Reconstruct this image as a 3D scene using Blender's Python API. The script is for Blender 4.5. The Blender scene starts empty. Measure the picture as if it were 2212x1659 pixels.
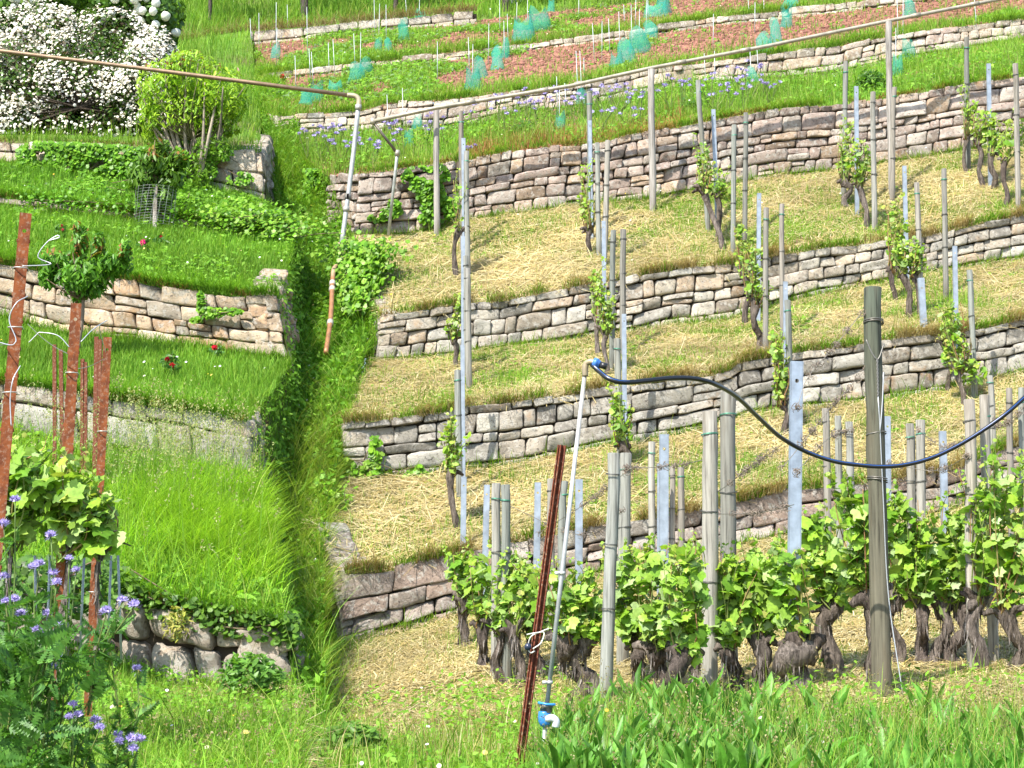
import bpy, math, random
import numpy as np
rng = np.random.default_rng(11)
R = random.Random(11)
sc = bpy.context.scene
COL = sc.collection
W, H = 2212.0, 1659.0
F = (W / 2) / math.tan(math.radians(15))
PIT = math.radians(6)
CP, SP = math.cos(PIT), math.sin(PIT)
A = np.asarray

# ---------------------------------------------------------------- helpers
def P(x, y, d):
    """world point seen at photo position (x, y) that stands d metres away"""
    x, y, d = np.broadcast_arrays(A(x, float), A(y, float), A(d, float))
    u = (x - W / 2) / F
    v = (H / 2 - y) / F
    k = d / (CP - v * SP)
    return np.stack([u * k, d * 1.0, (SP + v * CP) * k], -1)

def proj(p):
    c = p[..., 1] * CP + p[..., 2] * SP
    v = -p[..., 1] * SP + p[..., 2] * CP
    return W / 2 + F * p[..., 0] / c, H / 2 - F * v / c

def mpx(d):
    return d / F

def _h(i):
    i = (i[..., 0] * 374761393 + i[..., 1] * 668265263 + i[..., 2] * 2147483647 * 3) & 0xffffffff
    i = ((i ^ (i >> 13)) * 1274126177) & 0xffffffff
    return ((i ^ (i >> 16)) & 0xffff) / 65535.0

def vn(p):
    p = A(p, float)
    i = np.floor(p).astype(np.int64)
    f = p - i
    f = f * f * (3 - 2 * f)
    o = 0
    for a in (0, 1):
        for b in (0, 1):
            for c in (0, 1):
                w = np.where(a, f[..., 0], 1 - f[..., 0]) * np.where(b, f[..., 1], 1 - f[..., 1]) * np.where(c, f[..., 2], 1 - f[..., 2])
                o = o + w * _h(i + A([a, b, c]))
    return o

def nrm(v):
    return v / np.maximum(np.linalg.norm(v, axis=-1, keepdims=True), 1e-9)

class Geo:
    def __init__(s):
        s.v = []; s.c = []; s.f = []; s.m = []; s.n = 0
    def add(s, v, faces, c, m=0):
        v = A(v, float).reshape(-1, 3)
        c = np.broadcast_to(A(c, float), (len(v), 3))
        s.v.append(v); s.c.append(c)
        for f in faces:
            f = A(f, np.int64)
            if f.ndim == 1: f = f[None]
            s.f.append(f + s.n); s.m.append(np.full(len(f), m))
        s.n += len(v)
    def inst(s, tv, tf, o, X, Y, Z, sc_, c, m=0):
        """copies of a template (tv, tf) at o with axes X, Y, Z"""
        n, k = len(o), len(tv)
        sc_ = A(sc_, float)
        if sc_.ndim == 1: sc_ = np.repeat(sc_[:, None], 3, 1)
        v = (o[:, None] + X[:, None] * (tv[None, :, :1] * sc_[:, None, :1]) + Y[:, None] * (tv[None, :, 1:2] * sc_[:, None, 1:2])
             + Z[:, None] * (tv[None, :, 2:] * sc_[:, None, 2:]))
        c = np.broadcast_to(A(c, float), (n, 3))
        off = (np.arange(n) * k)[:, None, None]
        s.add(v.reshape(-1, 3), [(A(f)[None] + off).reshape(-1, A(f).shape[1]) for f in tf], np.repeat(c, k, 0), m)

def build(name, g, mats, origin=(0, 0, 0), parent=None, smooth=True):
    origin = A(origin, float)
    v = np.concatenate(g.v) - origin
    me = bpy.data.meshes.new(name)
    me.vertices.add(len(v))
    me.vertices.foreach_set('co', v.astype(np.float32).ravel())
    tot = np.concatenate([np.full(len(f), f.shape[1]) for f in g.f])
    loops = np.concatenate([f.ravel() for f in g.f])
    me.loops.add(len(loops))
    me.loops.foreach_set('vertex_index', loops.astype(np.int32))
    me.polygons.add(len(tot))
    me.polygons.foreach_set('loop_start', (np.cumsum(tot) - tot).astype(np.int32))
    if not isinstance(mats, (list, tuple)): mats = [mats]
    for m in mats: me.materials.append(m)
    me.polygons.foreach_set('material_index', np.concatenate(g.m).astype(np.int32))
    me.polygons.foreach_set('use_smooth', np.full(len(tot), smooth))
    at = me.attributes.new('col', 'FLOAT_COLOR', 'POINT')
    at.data.foreach_set('color', np.concatenate([np.concatenate(g.c), np.ones((len(v), 1))], 1).astype(np.float32).ravel())
    me.update(calc_edges=True)
    o = bpy.data.objects.new(name, me)
    COL.objects.link(o)
    if parent is None: o.location = origin
    else: o.parent = parent; o.location = origin - A(parent.location)
    return o

def tag(o, label=None, cat=None, group=None, kind=None):
    if label: o['label'] = label
    if cat: o['category'] = cat
    if group: o['group'] = group
    if kind: o['kind'] = kind
    return o

def empty(name, loc):
    o = bpy.data.objects.new(name, None)
    o.location = [float(q) for q in loc]; o.empty_display_size = .1
    COL.objects.link(o)
    return o

def pal(cols, n, jit=.12):
    """n colours picked between the given ones, each a little lighter or darker"""
    cols = A(cols, float)
    a, b = cols[rng.integers(len(cols), size=n)], cols[rng.integers(len(cols), size=n)]
    c = a + (b - a) * rng.random((n, 1))
    return np.clip(c * (1 + rng.normal(0, jit, (n, 1))), .004, .95)

def tube(g, pts, rad, seg=8, col=(.5, .5, .5), m=0, cap=True, wob=0):
    pts = A(pts, float); n = len(pts)
    rad = np.broadcast_to(A(rad, float), (n,))
    t = nrm(np.gradient(pts, axis=0))
    ref = A([0, 0, 1.]) if abs(t[0][2]) < .8 else A([0, 1., 0])
    N = np.zeros((n, 3)); N[0] = nrm(np.cross(t[0], ref))
    for i in range(1, n):
        q = N[i - 1] - t[i] * np.dot(N[i - 1], t[i]); N[i] = nrm(q)
    B = np.cross(t, N)
    a = np.arange(seg) / seg * 2 * math.pi
    rr = rad[:, None] * (1 + (rng.normal(0, wob, (n, seg)) if wob else 0))
    v = pts[:, None] + N[:, None] * (np.cos(a)[None, :, None] * rr[..., None]) + B[:, None] * (np.sin(a)[None, :, None] * rr[..., None])
    i = np.arange(n - 1)[:, None] * seg; j = np.arange(seg)[None]; k = (j + 1) % seg
    f = [np.stack([i + j, i + k, i + seg + k, i + seg + j], -1).reshape(-1, 4)]
    if cap: f += [np.arange(seg)[::-1], np.arange(seg) + (n - 1) * seg]
    c = A(col, float)
    if c.ndim == 2: c = np.repeat(c, seg, 0)
    g.add(v.reshape(-1, 3), f, c, m)

def smooth_path(pts, n):
    pts = A(pts, float)
    s = np.r_[0, np.cumsum(np.linalg.norm(np.diff(pts, axis=0), axis=1))]
    q = np.linspace(0, s[-1], n)
    m = np.zeros_like(pts)
    m[1:-1] = (pts[2:] - pts[:-2]) / (s[2:] - s[:-2])[:, None]
    m[0] = (pts[1] - pts[0]) / (s[1] - s[0]); m[-1] = (pts[-1] - pts[-2]) / (s[-1] - s[-2])
    i = np.clip(np.searchsorted(s, q, 'right') - 1, 0, len(pts) - 2)
    h = (s[i + 1] - s[i])[:, None]; t = ((q - s[i])[:, None]) / h
    return ((2 * t**3 - 3 * t**2 + 1) * pts[i] + (t**3 - 2 * t**2 + t) * h * m[i] + (-2 * t**3 + 3 * t**2) * pts[i + 1] + (t**3 - t**2) * h * m[i + 1])

def box(g, o, X, Y, Z, s, col, m=0):
    v = A([[a, b, c] for a in (-.5, .5) for b in (-.5, .5) for c in (-.5, .5)])
    f = A([[0, 1, 3, 2], [4, 6, 7, 5], [0, 4, 5, 1], [2, 3, 7, 6], [0, 2, 6, 4], [1, 5, 7, 3]])
    g.inst(v, [f], A([o], float), A([X], float), A([Y], float), A([Z], float), A([s], float), col, m)

def blades(g, p, h, w, az, lean, col, seg=2, up=None, tipcol=None, m=0):
    """grass blades: narrow ribbons that rise and bend over"""
    n = len(p)
    h = np.broadcast_to(A(h, float), (n,)); w = np.broadcast_to(A(w, float), (n,)); lean = np.broadcast_to(A(lean, float), (n,))
    D = np.stack([np.cos(az), np.sin(az), np.zeros(n)], -1)
    fa = az + rng.normal(math.pi / 2, .5, n)
    S = np.stack([np.cos(fa), np.sin(fa), np.zeros(n)], -1)
    U = np.broadcast_to(A([0, 0, 1.]) if up is None else up, (n, 3))
    rows = []; cc = []
    for k in range(seg + 1):
        s = k / seg
        c = p + U * (h * (s - .45 * lean * s * s))[:, None] + D * (h * lean * s ** 1.8)[:, None]
        ww = w * (1 - s) ** .7 * .5 if k < seg else None
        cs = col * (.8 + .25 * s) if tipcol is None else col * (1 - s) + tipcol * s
        if k < seg: rows += [c - S * ww[:, None], c + S * ww[:, None]]; cc += [cs, cs]
        else: rows.append(c); cc.append(cs)
    K = len(rows)
    v = np.stack(rows, 1).reshape(-1, 3); c = np.stack(cc, 1).reshape(-1, 3)
    o = (np.arange(n) * K)[:, None]
    f = [o + A([[2 * k, 2 * k + 1, 2 * k + 3, 2 * k + 2]]) for k in range(seg - 1)] + [o + A([[2 * seg - 2, 2 * seg - 1, 2 * seg]])]
    g.add(v, f, c, m)

def frames(n_, t_):
    """leaf axes from normals n_ and rough tip directions t_"""
    Z = nrm(n_); Y = nrm(t_ - Z * (t_ * Z).sum(-1, keepdims=True)); X = np.cross(Y, Z)
    return X, Y, Z

def rdir(n):
    return nrm(rng.normal(0, 1, (n, 3)))

def fan(outline, zc=.0, droop=-.18, fold=.12):
    o = A(outline, float)
    z = droop * (o[:, 0] ** 2 + o[:, 1] ** 2) + fold * np.abs(o[:, 0])
    v = np.concatenate([[[0, .18, zc]], np.c_[o, z]])
    n = len(o)
    return v, [A([[0, 1 + i, 1 + (i + 1) % n] for i in range(n)])]

def lobed(tips, n, sinus, teeth=0):
    out = []
    for i in range(n):
        a = -math.pi / 2 + 2 * math.pi * (i + .5) / n
        r = sinus
        for ta, tr, tw in tips:
            dlt = abs((a - ta + math.pi) % (2 * math.pi) - math.pi)
            r = max(r, tr * max(0, 1 - (dlt / tw) ** 1.5))
        if teeth: r *= 1 + teeth * (1 if i % 2 else -1)
        out.append((r * math.cos(a), r * math.sin(a) + .1))
    return out
hp = math.pi / 2
VINE = fan(lobed([(hp, 1, .75), (hp - 1.05, .95, .8), (hp + 1.05, .95, .8), (hp - 2.15, .85, .8), (hp + 2.15, .85, .8)], 26, .7, .055))
VINE_S = fan(lobed([(hp, 1, .8), (hp - 1.1, .9, .8), (hp + 1.1, .9, .8), (hp - 2.2, .8, .8), (hp + 2.2, .8, .8)], 12, .68))
IVY = fan(lobed([(hp, 1.1, .8), (hp - 1.15, .8, .7), (hp + 1.15, .8, .7), (hp - 2.2, .6, .8), (hp + 2.2, .6, .8)], 10, .42), droop=-.1)
LANCE = (A([[0, -1, 0], [.3, -.35, .06], [.26, .4, .04], [0, 1, -.12], [-.26, .4, .04], [-.3, -.35, .06], [0, 0, -.03]]),
         [A([[0, 1, 6], [1, 2, 6], [2, 3, 6], [3, 4, 6], [4, 5, 6], [5, 0, 6]])])
DIAM = (A([[0, -1, 0], [.5, 0, .1], [0, 1, -.1], [-.5, 0, .1]]), [A([[0, 1, 2, 3]])])

def leaves(g, tmpl, o, nr, tip, size, col, m=0):
    X, Y, Z = frames(nr, tip)
    sz = A(size)[:, None] * np.c_[rng.uniform(.85, 1.15, (len(o), 2)), rng.uniform(.3, 1.6, len(o))]
    g.inst(tmpl[0], tmpl[1], o, X, Y, Z, sz, col, m)

# ---------------------------------------------------------------- materials
def mat(name, rough=.8, trans=0, fn=None, spec=.3, metal=0, tcol=(1.1, 1.15, .55)):
    m = bpy.data.materials.new(name); m.use_nodes = True
    nt = m.node_tree; N = nt.nodes; L = nt.links
    b = N['Principled BSDF']; out = N['Material Output']
    b.inputs['Roughness'].default_value = rough
    b.inputs['Specular IOR Level'].default_value = spec
    b.inputs['Metallic'].default_value = metal
    at = N.new('ShaderNodeAttribute'); at.attribute_name = 'col'
    c = at.outputs['Color']
    if fn: c = fn(nt, c, b)
    L.new(c, b.inputs['Base Color'])
    if trans:
        t = N.new('ShaderNodeBsdfTranslucent'); mx = N.new('ShaderNodeMixShader')
        mu = N.new('ShaderNodeMix'); mu.data_type = 'RGBA'; mu.blend_type = 'MULTIPLY'; mu.inputs[0].default_value = 1
        L.new(c, mu.inputs[6]); mu.inputs[7].default_value = (*tcol, 1)
        L.new(mu.outputs[2], t.inputs['Color'])
        mx.inputs[0].default_value = trans
        L.new(b.outputs[0], mx.inputs[1]); L.new(t.outputs[0], mx.inputs[2]); L.new(mx.outputs[0], out.inputs['Surface'])
    return m

def noise(nt, scale, detail=4, coord='Object', stretch=None, rough=.6):
    tc = nt.nodes.new('ShaderNodeTexCoord'); n = nt.nodes.new('ShaderNodeTexNoise')
    n.inputs['Scale'].default_value = scale; n.inputs['Detail'].default_value = detail; n.inputs['Roughness'].default_value = rough
    src = tc.outputs[coord]
    if stretch:
        mp = nt.nodes.new('ShaderNodeMapping'); mp.inputs['Scale'].default_value = stretch
        nt.links.new(src, mp.inputs['Vector']); src = mp.outputs[0]
    nt.links.new(src, n.inputs['Vector'])
    return n.outputs['Fac']

def ramp(nt, fac, stops):
    r = nt.nodes.new('ShaderNodeValToRGB')
    e = r.color_ramp.elements
    while len(e) < len(stops): e.new(.5)
    for k, (p, c) in zip(e, stops):
        k.position = p; k.color = (*c, 1) if len(c) == 3 else c
    nt.links.new(fac, r.inputs[0])
    return r.outputs[0]

def mixc(nt, fac, a, b, mode='MIX'):
    m = nt.nodes.new('ShaderNodeMix'); m.data_type = 'RGBA'; m.blend_type = mode
    for q, s in ((0, fac), (6, a), (7, b)):
        if hasattr(s, 'is_linked'): nt.links.new(s, m.inputs[q])
        elif q: m.inputs[q].default_value = (*s, 1)
        else: m.inputs[0].default_value = s
    return m.outputs[2]

def g3(v): return (v, v, v)
def bump(nt, b, h, strength, dist):
    n = nt.nodes.new('ShaderNodeBump'); n.inputs['Strength'].default_value = strength; n.inputs['Distance'].default_value = dist
    nt.links.new(h, n.inputs['Height']); nt.links.new(n.outputs[0], b.inputs['Normal'])

def f_stone(nt, c, b):
    c = mixc(nt, 1, c, ramp(nt, noise(nt, 5, 6), [(.32, g3(.6)), (.5, g3(1)), (.68, g3(1.2))]), 'MULTIPLY')
    c = mixc(nt, ramp(nt, noise(nt, 17, 6), [(.52, g3(0)), (.6, g3(.6))]), c, (.52, .49, .43))
    c = mixc(nt, ramp(nt, noise(nt, 24, 5, rough=.7), [(.36, g3(.7)), (.44, g3(0))]), c, (.06, .052, .045))
    c = mixc(nt, ramp(nt, noise(nt, 3.1, 5), [(.6, g3(0)), (.7, g3(.5))]), c, (.42, .23, .09))
    bump(nt, b, noise(nt, 30, 8, rough=.8), 1, .035)
    return c
def f_soil(nt, c, b):
    c = mixc(nt, 1, c, ramp(nt, noise(nt, 9, 8), [(.3, g3(.55)), (.6, g3(1.15))]), 'MULTIPLY')
    bump(nt, b, noise(nt, 14, 8, rough=.7), .9, .06)
    return c
def f_wood(nt, c, b):
    n1 = noise(nt, 1, 6, stretch=(55, 55, 2.2)); n2 = noise(nt, 1, 3, stretch=(9, 9, 1.3))
    c = mixc(nt, 1, c, ramp(nt, n1, [(.32, g3(.28)), (.45, g3(.7)), (.68, g3(.98))]), 'MULTIPLY')
    c = mixc(nt, ramp(nt, n2, [(.5, g3(0)), (.66, g3(.65))]), c, (.10, .078, .05))
    bump(nt, b, n1, .5, .012)
    return c
def f_bark(nt, c, b):
    n1 = noise(nt, 1, 7, stretch=(38, 38, 8), rough=.7)
    c = mixc(nt, 1, c, ramp(nt, n1, [(.32, g3(.22)), (.5, g3(.85)), (.68, g3(1.7))]), 'MULTIPLY')
    bump(nt, b, n1, 1, .05)
    return c
def f_rust(nt, c, b):
    c = mixc(nt, ramp(nt, noise(nt, 16, 7), [(.42, g3(0)), (.58, g3(.85))]), c, (.13, .04, .018))
    c = mixc(nt, ramp(nt, noise(nt, 55, 6, rough=.75), [(.53, g3(0)), (.6, g3(.6))]), c, (.33, .22, .15))
    bump(nt, b, noise(nt, 60, 5), .4, .006)
    return c
def f_zinc(nt, c, b):
    c = mixc(nt, 1, c, ramp(nt, noise(nt, 9, 5), [(.35, g3(.72)), (.65, g3(1.15))]), 'MULTIPLY')
    return mixc(nt, ramp(nt, noise(nt, 1, 4, stretch=(60, 60, 3)), [(.56, g3(0)), (.72, g3(.35))]), c, (.3, .28, .26))
def f_speck(nt, c, b):
    return mixc(nt, 1, c, ramp(nt, noise(nt, 40, 4), [(.3, g3(.7)), (.65, g3(1.15))]), 'MULTIPLY')

M_stone = mat('weathered_sandstone', .92, fn=f_stone, spec=.15)
M_joint = mat('dark_joint_earth', 1, spec=0)
M_soil = mat('soil', .95, fn=f_soil, spec=.1)
M_grass = mat('grass_blade', .55, .42, spec=.15, tcol=(1.15, 1.2, .5))
M_straw = mat('dry_straw', .6, .12, spec=.3, tcol=(1, .95, .8))
M_leaf = mat('leaf', .42, .38, fn=f_speck, spec=.3)
M_petal = mat('petal', .6, .25, spec=.2, tcol=(1, 1, 1))
M_wood = mat('weathered_wood', .85, fn=f_wood, spec=.2)
M_bark = mat('vine_bark', .95, fn=f_bark, spec=.1)
M_twig = mat('twig', .8, fn=f_speck)
M_rust = mat('rusty_steel', .85, fn=f_rust, spec=.2)
M_zinc = mat('galvanised_steel', .5, fn=f_zinc, metal=.35, spec=.4)
M_wire = mat('wire', .45, metal=.6)
M_plastic = mat('plastic', .32, spec=.5)
M_plaster = mat('rough_plaster', .9, fn=f_soil)

def f_alpha(nt, c, b):
    b.inputs['Alpha'].default_value = .5
    return mixc(nt, 1, c, ramp(nt, noise(nt, 14, 4), [(.3, g3(.75)), (.7, g3(1.2))]), 'MULTIPLY')
M_net = mat('green_netting', .5, .3, fn=None, tcol=(.8, 1, .9))
nt_ = M_net.node_tree
tr_ = nt_.nodes.new('ShaderNodeBsdfTransparent'); mx_ = nt_.nodes.new('ShaderNodeMixShader')
src_ = nt_.nodes['Material Output'].inputs['Surface'].links[0].from_socket
mx_.inputs[0].default_value = .4
nt_.links.new(tr_.outputs[0], mx_.inputs[1]); nt_.links.new(src_, mx_.inputs[2])
nt_.links.new(mx_.outputs[0], nt_.nodes['Material Output'].inputs['Surface'])

# ---------------------------------------------------------------- camera, light
cam = bpy.data.cameras.new('camera'); co = bpy.data.objects.new('camera', cam); COL.objects.link(co)
cam.sensor_fit = 'HORIZONTAL'; cam.angle = math.radians(30); cam.clip_start = .1; cam.clip_end = 500
co.rotation_euler = (math.radians(96), 0, 0); sc.camera = co
SUN = nrm(A([-.50, -.72, 1.12]))
sl = bpy.data.lights.new('sun', 'SUN'); so = bpy.data.objects.new('sun', sl); COL.objects.link(so)
sl.energy = 4.5; sl.angle = math.radians(.5); sl.color = (1, .955, .88)
import mathutils
so.rotation_euler = mathutils.Vector([float(q) for q in SUN]).to_track_quat('Z', 'Y').to_euler(); so.location = (-10, -10, 30)
w = bpy.data.worlds.new('World'); sc.world = w; w.use_nodes = True
sk = w.node_tree.nodes.new('ShaderNodeTexSky'); sk.sky_type = 'NISHITA'; sk.sun_disc = False
sk.sun_elevation = math.asin(SUN[2]); sk.sun_rotation = math.atan2(SUN[0], SUN[1])
bg = w.node_tree.nodes['Background']; bg.inputs['Strength'].default_value = .15
w.node_tree.links.new(sk.outputs[0], bg.inputs['Color'])
sc.view_settings.view_transform = 'Standard'; sc.view_settings.look = 'None'; sc.view_settings.gamma = 1
sc.view_settings.exposure = 1.2
# ---------------------------------------------------------------- land: outlines of walls and terraces
class Line:
    def __init__(s, pts, d0=None, d1=None):
        p = A([q[:2] for q in pts], float); s.x = p[:, 0]; s.y = p[:, 1]
        s.d = A([q[2] for q in pts], float) if d0 is None else d0 + ((d1 if d1 is not None else d0) - d0) * (s.x - s.x[0]) / (s.x[-1] - s.x[0])
    def at(s, u, dd=0):
        x = s.x[0] + (s.x[-1] - s.x[0]) * A(u, float)
        return P(x, np.interp(x, s.x, s.y), np.interp(x, s.x, s.d) + dd)
    def px(s, x, dd=0):
        return P(x, np.interp(x, s.x, s.y), np.interp(x, s.x, s.d) + dd)

def par(s):
    return [tuple(float(q) for q in t.split(',')) for t in s.split()]
Ab = Line(par('762,512 880,510 960,495 1000,478 1100,468 1226,449 1405,433 1503,413 1674,384 1783,375 1945,351 2076,329 2212,315 2600,270'), 25.5, 27.5)
At = Line(par('777,373 900,357 1010,345 1100,325 1190,313 1300,308 1360,290 1480,270 1600,247 1700,232 1850,220 1950,205 2100,178 2212,165 2600,110'), 25.65, 27.65)
Bb = Line(par('807,785 875,782 973,772 1080,756 1194,743 1288,730 1357,727 1438,707 1568,694 1662,668 1750,645 1913,616 2010,594 2212,564 2600,505'), 22.4, 24.2)
Bt = Line(par('822,680 935,665 1010,650 1080,652 1178,629 1269,614 1402,590 1503,577 1600,568 1659,554 1776,535 1864,525 1913,518 2004,510 2118,480 2212,465 2600,405'), 22.5, 24.3)
Cb = Line(par('735,1035 830,1035 990,1020 1080,1013 1129,1007 1275,975 1363,960 1464,946 1600,908 1620,899 1757,886 1870,873 2040,847 2212,811 2600,740'), 19.5, 21)
Ct = Line(par('742,914 865,903 944,893 1022,873 1080,870 1190,854 1288,838 1373,828 1464,816 1570,805 1600,781 1660,772 1747,756 1864,742 1913,733 2033,720 2118,710 2212,688 2600,610'), 19.6, 21.1)
Eb = Line(par('732,1400 799,1378 897,1356 968,1333 1110,1295 1310,1240 1500,1200 1700,1160 1933,1125 2178,1070 2600,1000'), 17, 18.3)
Et = Line(par('745,1237 830,1232 906,1213 973,1200 1110,1165 1272,1137 1468,1110 1589,1085 1710,1056 1933,1032 2067,1014 2178,965 2600,890'), 17.1, 18.4)
L5b = Line(par('-450,1340 0,1400 134,1420 223,1436 380,1490 464,1496 640,1490'), 13.6, 12.8)
L5t = Line(par('-450,1200 0,1255 134,1275 313,1293 415,1320 576,1347 620,1352'), 13.7, 12.9)
L4b = Line(par('-450,900 0,950 320,1020 500,1060 560,1068'), 17.6, 17.2)
L4t = Line(par('-450,790 0,828 200,855 319,872 404,886 534,909'), 17.7, 17.3)
L3b = Line(par('-450,600 0,690 65,707 143,730 293,742 482,766 628,784'), 20.8, 20.4)
L3t = Line(par('-450,500 0,567 81,582 150,590 293,606 351,619 521,637 598,637'), 20.9, 20.5)
L2b = Line(par('-450,430 0,455 160,470 330,490 560,520 640,522'), 24, 24)
L2t = Line(par('-450,405 0,425 60,430 170,447 330,465 560,488 640,495'), 24.1, 24.1)
L1b = Line(par('-450,330 8,358 250,378 400,395 450,410 520,430 578,452'), 26, 25.7)
L1t = Line(par('-450,280 8,305 150,308 400,320 500,330 565,330'), 26.1, 25.8)
U3t = Line(par('600,252 640,247 780,238 840,221 960,214 1135,195 1300,172 1420,145 1513,137 1675,115 1815,98 1850,88 1945,75 2043,60 2212,40 2600,-10'), 30.6, 33)
U3b = Line(par('595,300 780,290 960,288 1080,255 1300,228 1420,205 1513,190 1675,180 1815,165 1945,130 2043,115 2212,88 2600,30'), 30.4, 32.8)
U2b = Line(par('560,172 634,168 966,131 1126,110 1350,84 1448,70 1568,53 1690,41 1790,29 2212,-20 2600,-60'), 35, 37)
U2t = Line(par('560,160 634,152 966,113 1126,95 1350,66 1448,52 1568,35 1674,24 1790,9 2212,-42 2600,-80'), 35.1, 37.1)
U1b = Line(par('380,118 530,97 640,86 850,62 1000,48 1030,46'), 39, 39.3)
U1t = Line(par('380,95 530,68 640,60 1000,25 1030,23'), 39.1, 39.4)
U1x = Line(par('380,118 530,97 640,86 850,62 1000,48 1100,36 1300,15 2600,-120'), 39, 41)
U0 = Line(par('380,95 530,68 640,60 1000,25 1100,26 1300,12 2600,-124'), 39.2, 41.2)

class Terrace:
    def __init__(s, lines, nt=26, nu=170, amp=.1):
        u = np.linspace(0, 1, nu); rows = []
        ev = [l if isinstance(l, np.ndarray) else l.at(u) for l in lines]
        for a, b in zip(ev[:-1], ev[1:]):
            for t in np.linspace(0, 1, nt, endpoint=b is ev[-1]):
                rows.append(a + (b - a) * t)
        G = np.stack(rows)
        k = len(G); e = np.sin(np.linspace(0, 1, k) * math.pi)[:, None] ** .6
        G[..., 2] += e * amp * (vn(G * 1.1) - .5 + .5 * (vn(G * 3.7 + 9) - .5))
        s.G = G
        s.X, s.Y = proj(G)
        a = G[:-1, 1:] - G[:-1, :-1]; b = G[1:, :-1] - G[:-1, :-1]
        c = np.cross(a, b); s.area = np.linalg.norm(c, axis=-1); s.N = nrm(c)
        s.inv = (s.X[:-1, 1:] > -160) & (s.X[:-1, :-1] < 2380) & (s.Y[:-1, 1:] < 1760) & (s.Y[:-1, 1:] > -80)
    def sample(s, n, wfun=None, px=0):
        """n points on the terrace; px=1 spreads them by how large the ground looks"""
        wt = s.area * s.inv
        if px: wt = wt / s.G[:-1, :-1, 1] ** 2
        if wfun is not None: wt = wt * wfun(s.X[:-1, :-1], s.Y[:-1, :-1], s.G[:-1, :-1])
        wt = wt.ravel() / wt.sum()
        i = rng.choice(len(wt), n, p=wt)
        t, u = np.unravel_index(i, s.area.shape)
        a, b = rng.random((2, n, 1))
        G = s.G
        p = (G[t, u] * (1 - a) + G[t, u + 1] * a) * (1 - b) + (G[t + 1, u] * (1 - a) + G[t + 1, u + 1] * a) * b
        return p, s.N[t, u]
    def hit(s, x, y):
        """the ground point at photo position (x, y)"""
        q = (s.X - x) ** 2 + (s.Y - y) ** 2
        i = np.unravel_index(np.argmin(q), q.shape)
        return P(x, y, s.G[i][1])
    def geo(s, col):
        g = Geo(); G = s.G; a, b = G.shape[:2]
        i = np.arange(a - 1)[:, None] * b + np.arange(b - 1)[None]
        g.add(G.reshape(-1, 3), [np.stack([i, i + 1, i + b + 1, i + b], -1).reshape(-1, 4)], col(G.reshape(-1, 3)))
        return g

class Off:
    """a wall's top edge pushed back a little, where the ground behind it starts"""
    def __init__(s, l, dd=.05, dz=-.045): s.l = l; s.dd = dd; s.dz = dz
    def at(s, u): return s.l.at(u, s.dd) + A([0, 0, s.dz])
TR = {}
TR['T0'] = Terrace([Line(par('670,2656 2700,2656'), 4, 4), Line(par('668,2010 2700,2010'), 6, 6), Line(par('675,1720 2650,1720'), 9, 9),
                    Line(par('695,1565 1000,1500 1300,1480 1900,1420 2212,1390 2600,1350'), 13.5, 13.5), Eb], amp=.08)
TR['CE'] = Terrace([Off(Line([(680, 1130, 17.9)] + list(zip(Et.x, Et.y, Et.d)))), Cb])
TR['BC'] = Terrace([Off(Ct), Bb])
TR['AB'] = Terrace([Off(Bt), Ab])
TR['R5'] = Terrace([Off(Line([(712, 374, 26.4)] + list(zip(At.x, At.y, At.d)))), U3b])
TR['R6'] = Terrace([Off(Line([(545, 236, 32)] + list(zip(U3t.x, U3t.y, U3t.d)))), U2b])
TR['R7'] = Terrace([Off(U2t), U1x])
TR['R8'] = Terrace([Off(U1x, .14, -.04), Off(U0, .16, -.03), Line(par('300,-40 2700,-330'), 46, 48), Line(par('200,-260 2800,-560'), 60, 62)])
TR['L0'] = Terrace([Line(par('-900,2656 640,2656'), 4, 4), Line(par('-700,2010 648,2010'), 6, 6), Line(par('-600,1720 655,1690'), 8.7, 8.7), L5b], amp=.1)
TR['L1'] = Terrace([Off(L5t), L4b])
TR['L2'] = Terrace([Off(L4t), L3b])
TR['L3'] = Terrace([Off(L3t), L2b])
TR['L4'] = Terrace([Off(L2t), L1b])
TR['L5'] = Terrace([Off(L1t), Line(par('-450,150 380,112 560,226'), 34, 32.5), Line(par('-450,20 380,95 540,70'), 38, 39), Line(par('-500,-250 300,-190 420,-180'), 56, 56)], nu=90)
# the steep overgrown gully between the two flights of terraces
gy = A(par('8,648,706,1950 9,655,700,1870 11,655,695,1660 13,655,695,1500 15,655,692,1395 17,645,690,1260 18.5,615,715,1100 20.5,640,745,890 22.5,648,792,745 24.5,650,765,612 26.5,608,715,475 28,588,665,375 30,575,640,292 33,550,610,215 36,530,580,165 39,505,540,112'))
dd = np.linspace(8, 39, 70)
gl = P(np.interp(dd, gy[:, 0], gy[:, 1]) - 6, np.interp(dd, gy[:, 0], gy[:, 3]), dd)
gr = P(np.interp(dd, gy[:, 0], gy[:, 2]) + 6, np.interp(dd, gy[:, 0], gy[:, 3]), dd)
gm = (gl + gr) / 2; gm[:, 2] -= .08
TR['GU'] = Terrace([gl, gm, gr], nt=8, nu=70, amp=.12)

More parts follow.
